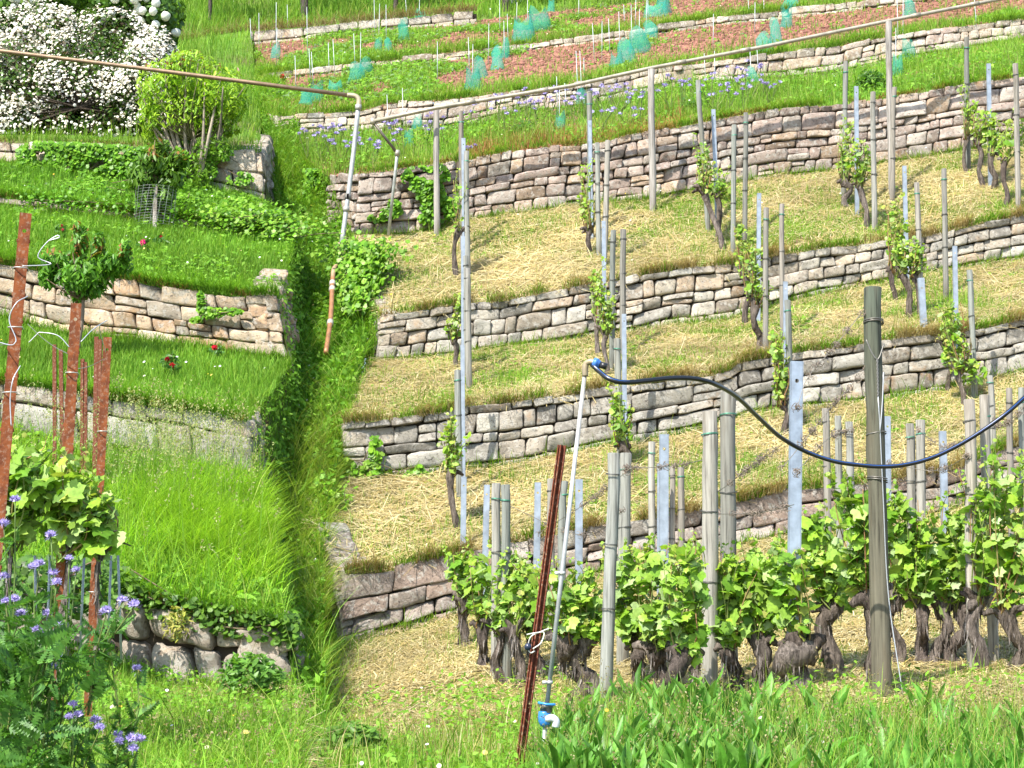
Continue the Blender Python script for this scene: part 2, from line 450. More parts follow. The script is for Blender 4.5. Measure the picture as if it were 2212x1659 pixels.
g_edges = []
def skirt(keys, col, side):
    e = np.concatenate([TR[k].G[:, col] for k in keys])
    low = e.copy()
    for c in (0, 2): low[:, c] = np.interp(e[:, 1], dd, (gr if side else gl)[:, c])
    low[:, 2] = np.minimum(low[:, 2], e[:, 2]) - .1
    low[:, 0] += (-.02 if side else .02)
    m = (e + low) / 2 + A([.05 if side else -.05, 0, 0])
    return np.stack([e, m, low])
C_straw = A([.29, .25, .09]); C_green = A([.11, .21, .03]); C_red = A([.30, .145, .10]); C_earth = A([.14, .10, .06])
def mixn(a, b, lo, hi, f, seed=0):
    def fn(p):
        k = np.clip((vn(p * f + seed) * .65 + vn(p * f * 3.1 + seed) * .35 - lo) / (hi - lo), 0, 1)[:, None]
        return a * (1 - k) + b * k
    return fn
for nm, keys, col in (('mown_terrace_ground', ('CE', 'BC', 'AB'), mixn(C_straw * A([.8, .95, .7]), A([.17, .115, .06]), .5, .72, 1.3)),
                      ('bottom_terrace_ground', ('T0',), mixn(C_straw, C_straw * A([.6, .85, .5]), .5, .65, .8)),
                      ('flower_bed_ground', ('R5',), mixn(C_green, C_red, .5, .6, 1.2)),
                      ('tilled_terrace_ground', ('R6', 'R7'), mixn(C_red, C_red * .8, .4, .7, 1)),
                      ('upper_slope_ground', ('R8',), mixn(C_green, C_earth, .5, .8, .8)),
                      ('garden_terrace_ground', ('L1', 'L2', 'L3', 'L4'), mixn(C_green, C_earth, .55, .8, 1)),
                      ('garden_slope_ground', ('L5',), mixn(C_green, C_earth, .5, .8, 1)),
                      ('garden_foot_ground', ('L0',), mixn(C_green, C_straw * .7, .55, .75, 1)),
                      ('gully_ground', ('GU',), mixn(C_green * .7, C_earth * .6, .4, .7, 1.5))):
    g = Geo()
    for k in keys:
        q = TR[k].geo(col); g.add(q.v[0], [q.f[0]], q.c[0])
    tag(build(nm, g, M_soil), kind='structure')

g = Geo()
for keys, col, side in ((('T0', 'CE', 'BC', 'AB', 'R5', 'R6', 'R7'), 0, 1), (('L0', 'L1', 'L2', 'L3', 'L4', 'L5'), -1, 0)):
    q = skirt(keys, col, side); n = q.shape[1]; i = np.arange(n - 1)
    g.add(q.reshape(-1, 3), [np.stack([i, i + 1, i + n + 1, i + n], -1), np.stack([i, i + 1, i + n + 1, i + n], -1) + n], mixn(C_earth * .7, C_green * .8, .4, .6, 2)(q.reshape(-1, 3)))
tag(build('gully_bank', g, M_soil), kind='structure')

# ---------------------------------------------------------------- dry stone walls
ax = A([-1, -.84, -.45, 0, .45, .84, 1]); nn = len(ax)
cv = {}; cf = []
def vid(p):
    p = tuple(p); return cv.setdefault(p, len(cv))
for axis in range(3):
    for sgn in (-1, 1):
        for i in range(nn - 1):
            for j in range(nn - 1):
                q = []
                for a, b in ((i, j), (i + 1, j), (i + 1, j + 1), (i, j + 1)):
                    c = [0, 0, 0]; c[axis] = sgn; c[(axis + 1) % 3] = ax[a]; c[(axis + 2) % 3] = ax[b]; q.append(vid(c))
                cf.append(q if sgn > 0 else q[::-1])
CUBE = A(list(cv)); CUBEF = A(cf)

def stones(g, B, T, course, sw, colors, rough=1.0, rnd=1.0, out=.0):
    L = np.r_[0, np.cumsum(np.linalg.norm(np.diff((B + T) / 2, axis=0), axis=1))]
    hh = np.linalg.norm(T - B, axis=1)
    ns = max(2, int(round(hh.mean() / course)))
    tg = nrm(np.gradient((B + T) / 2, axis=0)); tg[:, 2] = 0; tg = nrm(tg)
    nrmv = np.stack([tg[:, 1], -tg[:, 0], np.zeros(len(tg))], -1)
    ks = np.r_[0, np.cumsum(rng.uniform(.7, 1.3, ns))]; ks /= ks[-1]
    cells = []
    def wave(j, s):
        if j in (0, ns): return 0
        return (vn(A([s * .55, j * 7.3, L[-1]])) - .5) * .42 / ns + (vn(A([s * 2.2, j * 3.3, 5.5])) - .5) * .25 / ns
    for j in range(ns):
        s = -R.random() * sw * .5
        while s < L[-1]:
            hloc = np.interp(s, L, hh) / ns
            w_ = sw * min(2.2, max(.5, math.exp(R.gauss(0, .45))))
            s1 = s + w_
            a, b = max(s, 0), min(s1, L[-1])
            if b - a > .07:
                k0, k1 = ks[j] + wave(j, (a + b) / 2), ks[j + 1] + wave(j + 1, (a + b) / 2)
                if j == ns - 1: k1 += R.uniform(-.16, .14) / ns
                if R.random() < .1 and j < ns - 1 and (k1 - k0) * hloc * ns > .13:
                    km = k0 + (k1 - k0) * R.uniform(.4, .6); cells += [(a, b, k0, km), (a, b, km, k1)]
                elif w_ > sw * 1.15 and R.random() < .12:
                    m_ = a + (b - a) * R.uniform(.35, .65); cells += [(a, m_, k0, k1), (m_, b, k0, k1 + R.uniform(-.05, .05) / ns)]
                else: cells.append((a, b, k0, k1))
            s = s1
    n = len(cells); C = A(cells)
    mid = (C[:, 0] + C[:, 1]) / 2
    hw = (C[:, 1] - C[:, 0]) / 2 - rng.uniform(.002, .009, n) * rnd
    hm = np.interp(mid, L, hh)
    hv = (C[:, 3] - C[:, 2]) * hm / 2 - rng.uniform(.002, .010, n) * rnd
    hv = np.maximum(hv, .03); hd = np.full(n, .15)
    h3 = np.stack([hw, hv, hd], -1)
    r = np.minimum(rng.uniform(.014, .046, n) * rnd, min(.55, .42 * rnd) * np.minimum(hw, hv))
    p = CUBE[None] * h3[:, None]
    inn = np.clip(p, -(h3 - r[:, None])[:, None], (h3 - r[:, None])[:, None])
    df = p - inn; ln = np.linalg.norm(df, axis=-1, keepdims=True)
    q = inn + np.where(ln > 1e-6, df / np.maximum(ln, 1e-6) * np.minimum(ln, r[:, None, None]), 0)
    # skewed outline and broken faces
    sk_ = rng.normal(0, .07, (n, 1)); q[..., 0] += q[..., 1] * sk_ * 1.2; q[..., 1] += q[..., 0] * rng.normal(0, .022, (n, 1))
    sd = rng.random((n, 1, 3)) * 90
    dsp = np.stack([vn(q * 9 + sd), vn(q * 9 + sd + 31), vn(q * 9 + sd + 57)], -1) - .5
    q = q + dsp * .022 * rough * A([1, 1, 1.5]) + (vn(q * 26 + sd)[..., None] - .5) * .012 * rough
    q[..., 2] += (q[..., 0] / hw[:, None]) * rng.normal(0, .010, (n, 1)) + (q[..., 1] / hv[:, None]) * rng.normal(0, .012, (n, 1))
    s = np.clip(mid[:, None] + q[..., 0], -.05, L[-1] + .05)
    k = ((C[:, 2] + C[:, 3]) / 2)[:, None] + q[..., 1] / hm[:, None]
    ov = out + rng.uniform(-.02, .035, (n, 1)) * rough
    pos = np.empty(q.shape)
    for c in range(3):
        bb = np.interp(s, L, B[:, c]); tt = np.interp(s, L, T[:, c])
        pos[..., c] = bb + (tt - bb) * k + np.interp(s, L, nrmv[:, c]) * (q[..., 2] - .13 + ov)
    pos += tg[np.clip(np.searchsorted(L, mid), 0, len(L) - 1)][:, None] * (np.minimum(mid[:, None] + q[..., 0], 0) + np.maximum(mid[:, None] + q[..., 0] - L[-1], 0))[..., None] * 0
    off = (np.arange(n) * len(CUBE))[:, None, None]
    cl = colors(n, mid, (C[:, 2] + C[:, 3]) / 2)
    cc = np.repeat(cl, len(CUBE), 0).reshape(n, -1, 3) * (.9 + .2 * vn(q * 5 + sd))[..., None]
    g.add(pos.reshape(-1, 3), [(CUBEF[None] + off).reshape(-1, 4)], cc.reshape(-1, 3))
    # earth packed behind the stones
    bk = np.stack([B - nrmv * .065, T - nrmv * .065 - A([0, 0, .05])]); m = len(B); i = np.arange(m - 1)
    g.add(bk.reshape(-1, 3), [np.stack([i, i + 1, i + m + 1, i + m], -1)], (.06, .048, .035), 1)

def wall(name, label, b, t, course, sw, palette, ret=None, side=None, rough=1.0, umax=1.0, jit=.16, rnd=1.0):
    palette = A(palette) * A([1.02, 1.0, .93]) * 1.02
    u = np.linspace(0, umax, 90)
    B = b.at(u); T = t.at(u); B[:, 2] -= .1
    g = Geo()
    cf_ = lambda n, s, k: pal(palette, n, jit)
    stones(g, B, T, course, sw, cf_, rough, rnd)
    if ret:
        rb = P(A([q[0] for q in ret]), A([q[1] for q in ret]), A([q[4] for q in ret])); rt = P(A([q[2] for q in ret]), A([q[3] for q in ret]), A([q[4] for q in ret]))
        if side == 'right': RB, RT = np.r_[B[-1:], rb], np.r_[T[-1:], rt]
        else: RB, RT = np.r_[rb, B[:1]], np.r_[rt, T[:1]]
        m = 14; q = np.linspace(0, len(RB) - 1, m)
        RB = np.stack([np.interp(q, np.arange(len(RB)), RB[:, c]) for c in range(3)], -1); RT = np.stack([np.interp(q, np.arange(len(RT)), RT[:, c]) for c in range(3)], -1)
        RB[:, 2] -= .1
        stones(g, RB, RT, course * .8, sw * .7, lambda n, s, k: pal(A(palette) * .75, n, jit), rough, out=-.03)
    o = (B[0] + B[-1]) / 2
    return tag(build(name, g, [M_stone, M_joint], o), label, 'wall', kind='thing')
GREY = [(.40, .375, .335), (.34, .315, .285), (.46, .44, .40), (.385, .34, .29)]
PINK = [(.36, .28, .245), (.40, .33, .29), (.31, .245, .22), (.42, .37, .33), (.40, .30, .22)]
WARM = [(.52, .40, .29), (.46, .37, .28), (.56, .46, .35), (.38, .335, .28), (.53, .36, .24)]
BUFF = [(.44, .38, .31), (.38, .33, .27), (.48, .44, .38), (.42, .33, .25)]
BROWN = [(.34, .26, .22), (.28, .22, .19), (.40, .34, .31)]
wall('stone_wall', 'tallest and longest pinkish dry stone wall, under the purple flower bed', Ab, At, .152, .29, PINK, [(693, 515, 712, 374, 26.4)], 'left')
wall('stone_wall', 'grey beige dry stone wall between the first and second mown terraces below the tallest wall', Bb, Bt, .142, .28, GREY + BUFF, [(783, 700, 797, 596, 24)], 'left')
wall('stone_wall', 'clean grey dry stone wall with a small ivy creeper climbing its left end', Cb, Ct, .158, .31, GREY, [(728, 985, 738, 885, 20.9)], 'left')
wall('stone_wall', 'lowest brown lichen-spotted stone wall behind the leafy front vines', Eb, Et, .165, .36, BROWN + GREY[:1], [(690, 1345, 678, 1128, 17.9)], 'left', rough=1.2)
wall('stone_wall', 'rough low wall of big grey boulders under ivy behind the front rusty posts', L5b, L5t, .25, .38, [(.40, .34, .29), (.36, .32, .28), (.45, .39, .33)], [(654, 1450, 632, 1318, 13.6)], 'right', rough=2.2, rnd=2.2)
wall('stone_wall', 'short grey garden wall half hidden by tall seeding grass', L4b, L4t, .2, .42, GREY + BUFF[:1], [(585, 1010, 562, 878, 18)], 'right', rough=1.3)
wall('stone_wall', 'warm peach coloured garden wall with an ivy trail, behind the small dark-leaved tree', L3b, L3t, .155, .3, WARM, [(645, 715, 620, 580, 21.8)], 'right')
wall('stone_wall', 'very low mossy stone edging in the middle of the green garden slope', L2b, L2t, .09, .3, BROWN, rough=1.3)
wall('stone_wall', 'ivy covered garden wall below the white flowering shrub, bare stones at its right end', L1b, L1t, .2, .42, BUFF, [(602, 385, 585, 290, 28.5)], 'right')
wall('stone_wall', 'weathered wall behind the purple flowers, on the terrace above the long pipe', U3b, U3t, .15, .31, BUFF + PINK[:2], [(545, 292, 545, 236, 32)], 'left', rough=1.3)
wall('stone_wall', 'low crumbling row of stones between the two tilled red soil terraces', U2b, U2t, .13, .34, BUFF, rough=1.5)
wall('stone_wall', 'pale straw-topped stone wall at the top edge beside the tree stems', U1b, U1t, .17, .42, BUFF + [(.5, .46, .4)], rough=1.2)
# ---------------------------------------------------------------- grass, straw, weeds (ground cover: stuff)
GR = [(.14, .31, .028), (.19, .39, .035), (.11, .25, .022), (.23, .41, .05)]          # mixed meadow greens
GR_Y = [(.27, .41, .05), (.23, .39, .04), (.33, .42, .08)]
GR_D = [(.075, .19, .016), (.11, .26, .02), (.15, .31, .03)]
ST = [(.44, .35, .14), (.52, .43, .21), (.36, .27, .09), (.55, .48, .28), (.30, .22, .07)]
MOSS = [(.26, .17, .05), (.34, .24, .08), (.20, .2, .05), (.40, .30, .12)]

def clump(f, lo, hi, seed=0, base=.05):
    def w(X, Y, G):
        k = vn(G * f + seed) * .6 + vn(G * f * 3 + seed) * .4
        return base + np.clip((k - lo) / (hi - lo), 0, 1)
    return w
def both(*fs):
    return lambda X, Y, G: np.prod([f(X, Y, G) for f in fs], axis=0)
def zone(y0, y1, soft=25):
    """more below photo height y1 and above y0"""
    return lambda X, Y, G: np.clip((Y - y0) / soft, 0, 1) * np.clip((y1 - Y) / soft, 0, 1)

def grass(key, n, h, wd, cols, wfun=None, px=0, lean=(.1, .6), seg=2, g=None, jit=.15, sig=.35):
    g = g or Geo()
    p, nr = TR[key].sample(n, wfun, px)
    hh = h * np.exp(rng.normal(0, sig, n)) * (.55 + .9 * vn(p * 1.7 + 3))
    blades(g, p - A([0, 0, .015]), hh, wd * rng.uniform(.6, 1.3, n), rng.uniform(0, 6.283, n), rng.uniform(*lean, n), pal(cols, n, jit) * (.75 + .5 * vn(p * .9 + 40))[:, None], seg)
    return g
def straw(key, n, ln, wd, wfun=None, px=0, g=None, lift=.02, cols=ST):
    g = g or Geo()
    p, nr = TR[key].sample(n, wfun, px)
    d = rdir(n); d[:, 0] *= 1.5; d = nrm(d - nr * (d * nr).sum(-1, keepdims=True)); d = nrm(d + nr * rng.normal(.05, .16, (n, 1)))
    s = nrm(np.cross(nr, d)); L = (ln * np.exp(rng.normal(0, .45, n)))[:, None]; w_ = (wd * rng.uniform(.5, 1.3, n))[:, None]
    c = p + nr * (rng.random((n, 1)) * lift + .012); side = s * rng.normal(0, .12, (n, 1)) * L
    v = np.stack([c - d * L / 2 - s * w_ / 2, c - d * L / 2 + s * w_ / 2, c + side + nr * .02 + s * w_ / 2, c + side + nr * .02 - s * w_ / 2, c + d * L / 2 + s * w_ / 3, c + d * L / 2 - s * w_ / 3], 1)
    o = (np.arange(n) * 6)[:, None]
    cl = pal(cols, n, .15) * (.8 + .4 * vn(p * 1.3))[:, None]
    g.add(v.reshape(-1, 3), [o + A([[0, 1, 2, 3]]), o + A([[3, 2, 4, 5]])], np.repeat(cl, 6, 0))
    return g
def weeds(key, n, size, cols, wfun=None, px=0, g=None, tmpl=DIAM, hgt=.12, up=.8):
    g = g or Geo()
    p, nr = TR[key].sample(n, wfun, px)
    o = p + A([0, 0, 1.]) * (rng.random((n, 1)) * hgt)
    leaves(g, tmpl, o, nrm(nr * up + rdir(n) * .7 + SUN * .3), rdir(n) + A([0, 0, .3]), size * rng.uniform(.6, 1.4, n), pal(cols, n, .2))
    return g
def stuff(name, g, m=None):
    return tag(build(name, g, m or M_grass), kind='stuff')

# left garden terraces
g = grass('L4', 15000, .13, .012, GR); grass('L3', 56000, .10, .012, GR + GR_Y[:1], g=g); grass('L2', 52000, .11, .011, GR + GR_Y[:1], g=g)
grass('L5', 30000, .2, .014, GR + GR_Y, g=g)
weeds('L4', 4000, .035, GR, clump(1.4, .5, .7), g=g); weeds('L3', 4000, .03, GR, clump(1.2, .5, .7), g=g)
stuff('garden_grass', g)
g = grass('L1', 9000, .3, .011, GR + GR_Y, seg=3, sig=.3); weeds('L1', 5000, .04, GR, g=g, hgt=.2)
p, nr = TR['L1'].sample(11000, both(lambda X, Y, G: np.exp(-((X - 470) / 150) ** 2 - ((Y - 1190) / 90) ** 2) + .04, clump(1.6, .35, .6, 3, base=.15)))
k15 = (vn(p * 2.2)[:, None] * .6 + .7)
blades(g, p, rng.uniform(.25, .6, 11000), .010, rng.normal(-1.2, 1.6, 11000), rng.uniform(.3, 1.1, 11000), k15 * pal(GR_Y + [(.17, .42, .02)], 11000, .22), 4, tipcol=k15 * pal([(.32, .52, .05), (.24, .44, .03)], 11000, .2))
stuff('long_grass', g)
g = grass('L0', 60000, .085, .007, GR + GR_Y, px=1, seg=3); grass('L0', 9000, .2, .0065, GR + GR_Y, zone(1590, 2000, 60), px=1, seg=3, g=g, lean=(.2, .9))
weeds('L0', 7000, .02, GR, clump(1.5, .45, .6), px=1, g=g, hgt=.15)
stuff('meadow_grass', g)
g = straw('L0', 16000, .16, .006, both(clump(1.1, .45, .6), zone(1480, 1800)), px=1)
stuff('mown_hay', g, M_straw)
# tall seeding grass in front of the short garden wall
g = Geo(); n = 650
p, nr = TR['L1'].sample(n, lambda X, Y, G: np.exp(-((X - 380) / 190) ** 2) * np.clip((1190 - Y) / 110, 0, 1) * np.clip((Y - 1020) / 60, .15, 1) + .03)
hh = rng.uniform(.5, 1.05, n); az = rng.uniform(0, 6.28, n); le = rng.uniform(.05, .3, n)
blades(g, p, hh, .0045, az, le, pal([(.24, .34, .08), (.18, .34, .05)], n), 4)
D = np.stack([np.cos(az), np.sin(az), np.zeros(n)], -1)
for k in range(12):
    s = rng.uniform(.8, 1.0, n)
    c = p + A([0, 0, 1.]) * (hh * (s - .45 * le * s * s))[:, None] + D * (hh * le * s ** 1.8)[:, None] + rdir(n) * (.045 * (1.05 - s) / .3)[:, None]
    leaves(g, DIAM, c, rdir(n), rdir(n) + A([0, 0, 1.]), rng.uniform(.008, .014, n), pal([(.36, .38, .15), (.28, .36, .12), (.42, .38, .2)], n))
stuff('seeding_grass', g)
# the gully: lush, dark
g = grass('GU', 26000, .2, .011, GR_D + GR[:2], seg=3, lean=(.3, 1)); weeds('GU', 16000, .035, GR + GR_D, g=g, hgt=.22)
grass('GU', 6000, .32, .010, GR_Y + GR, clump(1, .5, .7), seg=3, lean=(.3, 1), g=g)
grass('GU', 7000, .36, .009, GR_Y + [(.34, .38, .12)], lambda X, Y, G: np.clip((Y - 900) / 150, .08, 1) * np.clip((1400 - Y) / 60, .05, 1), seg=4, lean=(.4, 1.2), g=g)
for kind, (key, col, k, hgt) in enumerate((('L', -1, 5500, .12), ('T', 0, 8000, .15))):
    keys = ('L0', 'L1', 'L2', 'L3', 'L4') if key == 'L' else ('T0', 'CE', 'BC', 'AB', 'R5')
    sid = skirt(keys, col, 0 if key == 'L' else 1)
    sid = sid[:, (sid[0, :, 1] > 7)]
    ln_ = np.linalg.norm(np.diff((sid[0] + sid[2]) / 2, axis=0), axis=1)
    i = rng.choice(len(ln_), k, p=ln_ / ln_.sum()); f = rng.random((k, 1)); v_ = rng.random((k, 1)) ** 1.3
    a = sid[0][i] * (1 - f) + sid[0][i + 1] * f; b = sid[2][i] * (1 - f) + sid[2][i + 1] * f
    q = a * (1 - v_) + b * v_
    out = 1 if key == 'L' else -1
    az = rng.normal(0 if out > 0 else math.pi, 1.2, k)
    blades(g, q, hgt * np.exp(rng.normal(0, .3, k)), .010, az, rng.uniform(.2, 1.1, k), pal((GR_D + GR) if key == 'L' else (GR + GR_Y), k), 3)  # left bank blades in darker greens: its shade is put into the colour
    j = rng.random(k) < .7
    leaves(g, DIAM, q[j] + A([out * .05, 0, 0]) + rdir(j.sum()) * .05, nrm(A([out * .8, -.3, .5]) + rdir(j.sum()) * .6), rdir(j.sum()), rng.uniform(.02, .045, j.sum()), pal(GR_D + GR, j.sum(), .2))
stuff('gully_weeds', g)
g = Geo()                                     # daisies and buttercups dotted about
for key, n, px_ in (('L3', 25, 0), ('L2', 25, 0), ('L4', 15, 0), ('L0', 16, 1), ('T0', 30, 1), ('GU', 40, 0), ('R7', 50, 0), ('R5', 40, 0), ('AB', 40, 0), ('R8', 60, 0)):
    p, nr = TR[key].sample(n, (lambda X, Y, G: np.clip((Y - 1500) / 80, .05, 1)) if key == 'T0' else None, px_)
    hh = rng.uniform(.08, .2, n); blades(g, p, hh, .004, rng.uniform(0, 6.28, n), .1, pal(GR, n), 2)
    X, Y, Z = frames(nrm(A([-.2, -.6, .8]) + rdir(n) * .4), rdir(n))
    k6 = np.arange(7) / 7 * 6.283
    g.inst(A([[0, 0, .4]] + [[math.cos(a), math.sin(a), 0] for a in k6]), [A([[0, 1 + i, 1 + (i + 1) % 7] for i in range(7)])], p + A([0, 0, 1.]) * hh[:, None], X, Y, Z, rng.uniform(.008, .016, n), pal([(.75, .75, .68), (.75, .75, .7), (.7, .5, .05)], n, .05))
stuff('meadow_flowers', g, M_petal)

# mown vineyard terraces: straw with tufts of green
g = Geo(); g2 = Geo()
for key, n in (('CE', 25000), ('BC', 27000), ('AB', 32000)):
    straw(key, int(n * 1.25), .15, .0065, clump(1.0, .28, .6, 13, base=.3), g=g); straw(key, n // 4, .3, .0065, clump(1.0, .45, .65, 13, base=.02), g=g, lift=.05)
    grass(key, int(n * 1.9), .07, .009, GR_Y + GR, clump(.8, .40, .60, base=.16), g=g2)
    grass(key, n // 3, .11, .010, GR_Y + GR, clump(1.3, .5, .66, 5, base=.06), g=g2)
    weeds(key, n // 8, .028, GR + GR_Y, clump(1.3, .5, .66, 9), g=g2, hgt=.05)
straw('T0', 46000, .15, .0065, both(clump(.9, .40, .56, base=.25), zone(1000, 1640, 120)), px=1, g=g)
stuff('mown_straw', g, M_straw); stuff('mown_grass', g2)
g = grass('T0', 24000, .08, .0065, GR_Y + GR, clump(.9, .45, .6, 4, base=.12), px=1)
grass('T0', 30000, .11, .0075, GR + GR_Y, both(lambda X, Y, G: np.clip((Y - 1530 - 60 * (X < 1080)) / 90, 0, 1.2), clump(1.2, .3, .5, base=.3)), px=1, seg=3, g=g)
n = 9000
p, nr = TR['T0'].sample(n, both(lambda X, Y, G: np.clip((Y - 1575) / 80, 0, 1) * (X > 1150), clump(.9, .42, .55, 2, base=.12)), 1)
blades(g, p, rng.uniform(.10, .26, n), rng.uniform(.010, .019, n), rng.uniform(0, 6.28, n), rng.uniform(.1, .6, n), pal([(.09, .28, .03), (.13, .35, .04), (.17, .39, .06)], n), 4)
p, nr = TR['T0'].sample(3500, lambda X, Y, G: np.clip((Y - 1540) / 80, 0, 1) * (X > 1150), 1)
blades(g, p, rng.uniform(.2, .45, 3500), .005, rng.uniform(0, 6.28, 3500), rng.uniform(.1, .7, 3500), pal(GR_Y + [(.32, .33, .12)], 3500), 4)
weeds('T0', 8000, .022, GR, both(lambda X, Y, G: np.clip((Y - 1470) / 100, 0, 1), clump(1.4, .4, .6)), px=1, g=g, hgt=.15)
sid = TR['T0'].G[:, 0]; sid = sid[(sid[:, 1] > 7) & (sid[:, 1] < 17.5)]; n = 5000
t = rng.random(n) ** 1.0 * (len(sid) - 1.01); i = t.astype(int); p = sid[i] + (sid[i + 1] - sid[i]) * (t - i)[:, None] + A([1, 0, 0]) * np.abs(rng.normal(0, .22, (n, 1))) - A([.05, 0, .0])
blades(g, p, .13 * np.exp(rng.normal(0, .45, n)), .007, rng.uniform(0, 6.28, n), rng.uniform(.2, 1, n), pal(GR + GR_Y + ST[:2], n, .2), 3)
def seedstems(key, n, h, wf, g, px=1, k=9, r=.012, sz=(.005, .009)):
    p, nr = TR[key].sample(n, wf, px); hh = h * rng.uniform(.6, 1.2, n); az = rng.uniform(0, 6.28, n); le = rng.uniform(.05, .4, n)
    blades(g, p, hh, .0038, az, le, pal([(.30, .32, .10), (.34, .28, .12), (.2, .3, .06)], n), 4)
    D = np.stack([np.cos(az), np.sin(az), np.zeros(n)], -1)
    for _ in range(k):
        s = rng.uniform(.85, 1.0, n)
        c = p + A([0, 0, 1.]) * (hh * (s - .45 * le * s * s))[:, None] + D * (hh * le * s ** 1.8)[:, None] + rdir(n) * r
        leaves(g, DIAM, c, rdir(n), rdir(n) + A([0, 0, 1.]), rng.uniform(*sz, n), pal([(.36, .30, .15), (.28, .2, .10), (.40, .36, .2)], n))
seedstems('T0', 420, .4, lambda X, Y, G: np.clip((Y - 1540) / 90, 0, 1) * (X > 1150), g)
seedstems('L0', 260, .32, zone(1560, 1900, 60), g)
grass('T0', 9000, .14, .007, GR_D + ST, both(lambda X, Y, G: np.clip((Y - 1530) / 90, 0, 1.2), clump(1.8, .45, .6, 21)), px=1, seg=3, g=g)
stuff('foreground_grass', g)

# flower bed and young vineyard above the tallest wall
g = grass('R5', 36000, .13, .012, GR + GR_Y, seg=3, lean=(.1, .5)); grass('R5', 9000, .26, .011, GR_Y + GR + [(.36, .33, .14)], clump(1.1, .5, .62, 2, base=.02), seg=3, g=g); weeds('R5', 9000, .03, GR_D + GR, clump(1, .45, .6), g=g, hgt=.25)
grass('R5', 4500, .16, .012, [(.42, .24, .08), (.36, .13, .06), (.5, .36, .12)], lambda X, Y, G: np.clip(1 - (np.interp(X, At.x, At.y) - Y) / 26, 0, 1) * (np.abs(X - 1230) < 240), g=g)
stuff('flower_bed_grass', g)
def rim(top, bot, lo=.62):
    """grass keeps to the wall edges; the strip between is tilled"""
    def wf(X, Y, G):
        k = (Y - np.interp(X, bot.x, bot.y)) / np.minimum(np.interp(X, top.x, top.y) - np.interp(X, bot.x, bot.y), -1)
        k = 1 - (np.interp(X, top.x, top.y) - Y) / np.maximum(np.interp(X, top.x, top.y) - np.interp(X, bot.x, bot.y), 1)
        return np.clip(k - lo, 0, 1) * 3 + .3 * np.clip(.12 - k, 0, 1)
    return wf
def lush(X, Y, G):
    return .025 + np.clip((vn(G * .55 + 3) * .6 + vn(G * 1.7) * .4 - .53 + np.clip((1000 - X) / 1800, -.13, .13)) / .08, 0, 1)
g = Geo()
for key, top, bot in (('R6', U3t, U2b), ('R7', U2t, U1x)):
    grass(key, 13000, .15, .014, GR_Y + GR, rim(top, bot, .7), g=g); grass(key, 13000, .13, .014, GR + GR_Y, lush, g=g)
    weeds(key, 6000, .045, GR + [(.16, .24, .12)], lush, g=g, hgt=.12)
    grass(key, 2500, .14, .014, GR, g=g)
stuff('young_vineyard_weeds', g)
oct_ = nrm(A([[1, 0, 0], [-1, 0, 0], [0, 1, 0], [0, -1, 0], [0, 0, 1], [0, 0, -1.]])); octf = A([[0, 2, 4], [2, 1, 4], [1, 3, 4], [3, 0, 4], [2, 0, 5], [1, 2, 5], [3, 1, 5], [0, 3, 5]])
g = Geo()
for key in ('R6', 'R7', 'R5'):
    n = 9000 if key != 'R5' else 1200
    p, nr = TR[key].sample(n, (lambda X, Y, G: (np.abs(X - 1180) < 60) * 1.0) if key == 'R5' else None)
    X, Y, Z = frames(rdir(n), rdir(n))
    g.inst(oct_, [octf], p, X, Y, Z, rng.uniform(.012, .055, (n, 1)) * rng.uniform(.6, 1.3, (n, 3)), pal([(.30, .14, .10), (.36, .18, .13), (.25, .12, .09)], n, .15))
stuff('soil_clods', g, M_soil)
g = grass('R8', 26000, .35, .018, GR_Y + GR, seg=3)
stuff('upper_slope_grass', g)

# tufts, moss and hay hanging over the wall edges
def fringe(top, n, h, cols, down=.5, x0=-100, x1=2300, wd=.01, g=None, cl=None, back=.06):
    g = g or Geo(); x = rng.uniform(max(x0, top.x[0]), min(x1, top.x[-1]), n * 2)
    if cl is not None: x = x[vn(np.c_[x / 40 + cl, x * 0, x * 0]) > rng.uniform(.25, .75, len(x))][:n]
    else: x = x[:n]
    n = len(x)
    p = top.px(x, rng.uniform(-.06, back, n)); p[:, 2] += rng.uniform(-.015, .03, n)
    az = rng.normal(-1.57, 1.0, n)
    blades(g, p, h * np.exp(rng.normal(0, .4, n)), wd, az, rng.uniform(down, down + .8, n), pal(cols, n, .2), 3)
    return g
g = Geo(); gs = Geo()
for top in (Et, Ct, Bt):
    fringe(top, 2200, .10, GR_Y + GR, .4, g=g, cl=3); fringe(top, 3600, .15, A(ST) * 1.25, .7, g=gs, wd=.008, cl=7)
    fringe(top, 700, .035, MOSS, .5, g=g, wd=.014, cl=11)
fringe(At, 2600, .11, GR + GR_Y, .4, g=g, cl=5); fringe(At, 1600, .05, MOSS, .5, g=g, wd=.016, cl=8)
fringe(U3t, 3000, .13, GR + GR_Y, .3, g=g, cl=2, wd=.013); fringe(U2t, 2600, .13, GR + GR_Y, .4, g=g, cl=6, wd=.014); fringe(U1t, 1500, .2, ST, .6, g=gs, wd=.014)
for top, k in ((L1t, 500), (L2t, 2200), (L3t, 2600), (L4t, 1800), (L5t, 1200)):
    fringe(top, k, .15, GR, .5, g=g); fringe(top, k // 2, .05, MOSS, .4, g=g, wd=.015, cl=4)
for bot, k in ((Eb, 1500), (Cb, 2200), (Bb, 2400), (Ab, 2600), (U3b, 2500), (L5b, 1500), (L4b, 1800), (L3b, 2600), (L1b, 1800), (L2b, 2000)):
    fringe(bot, k, .10, GR + GR_Y, .2, g=g, back=-.01)
stuff('wall_edge_grass', g); stuff('wall_edge_hay', gs, M_straw)
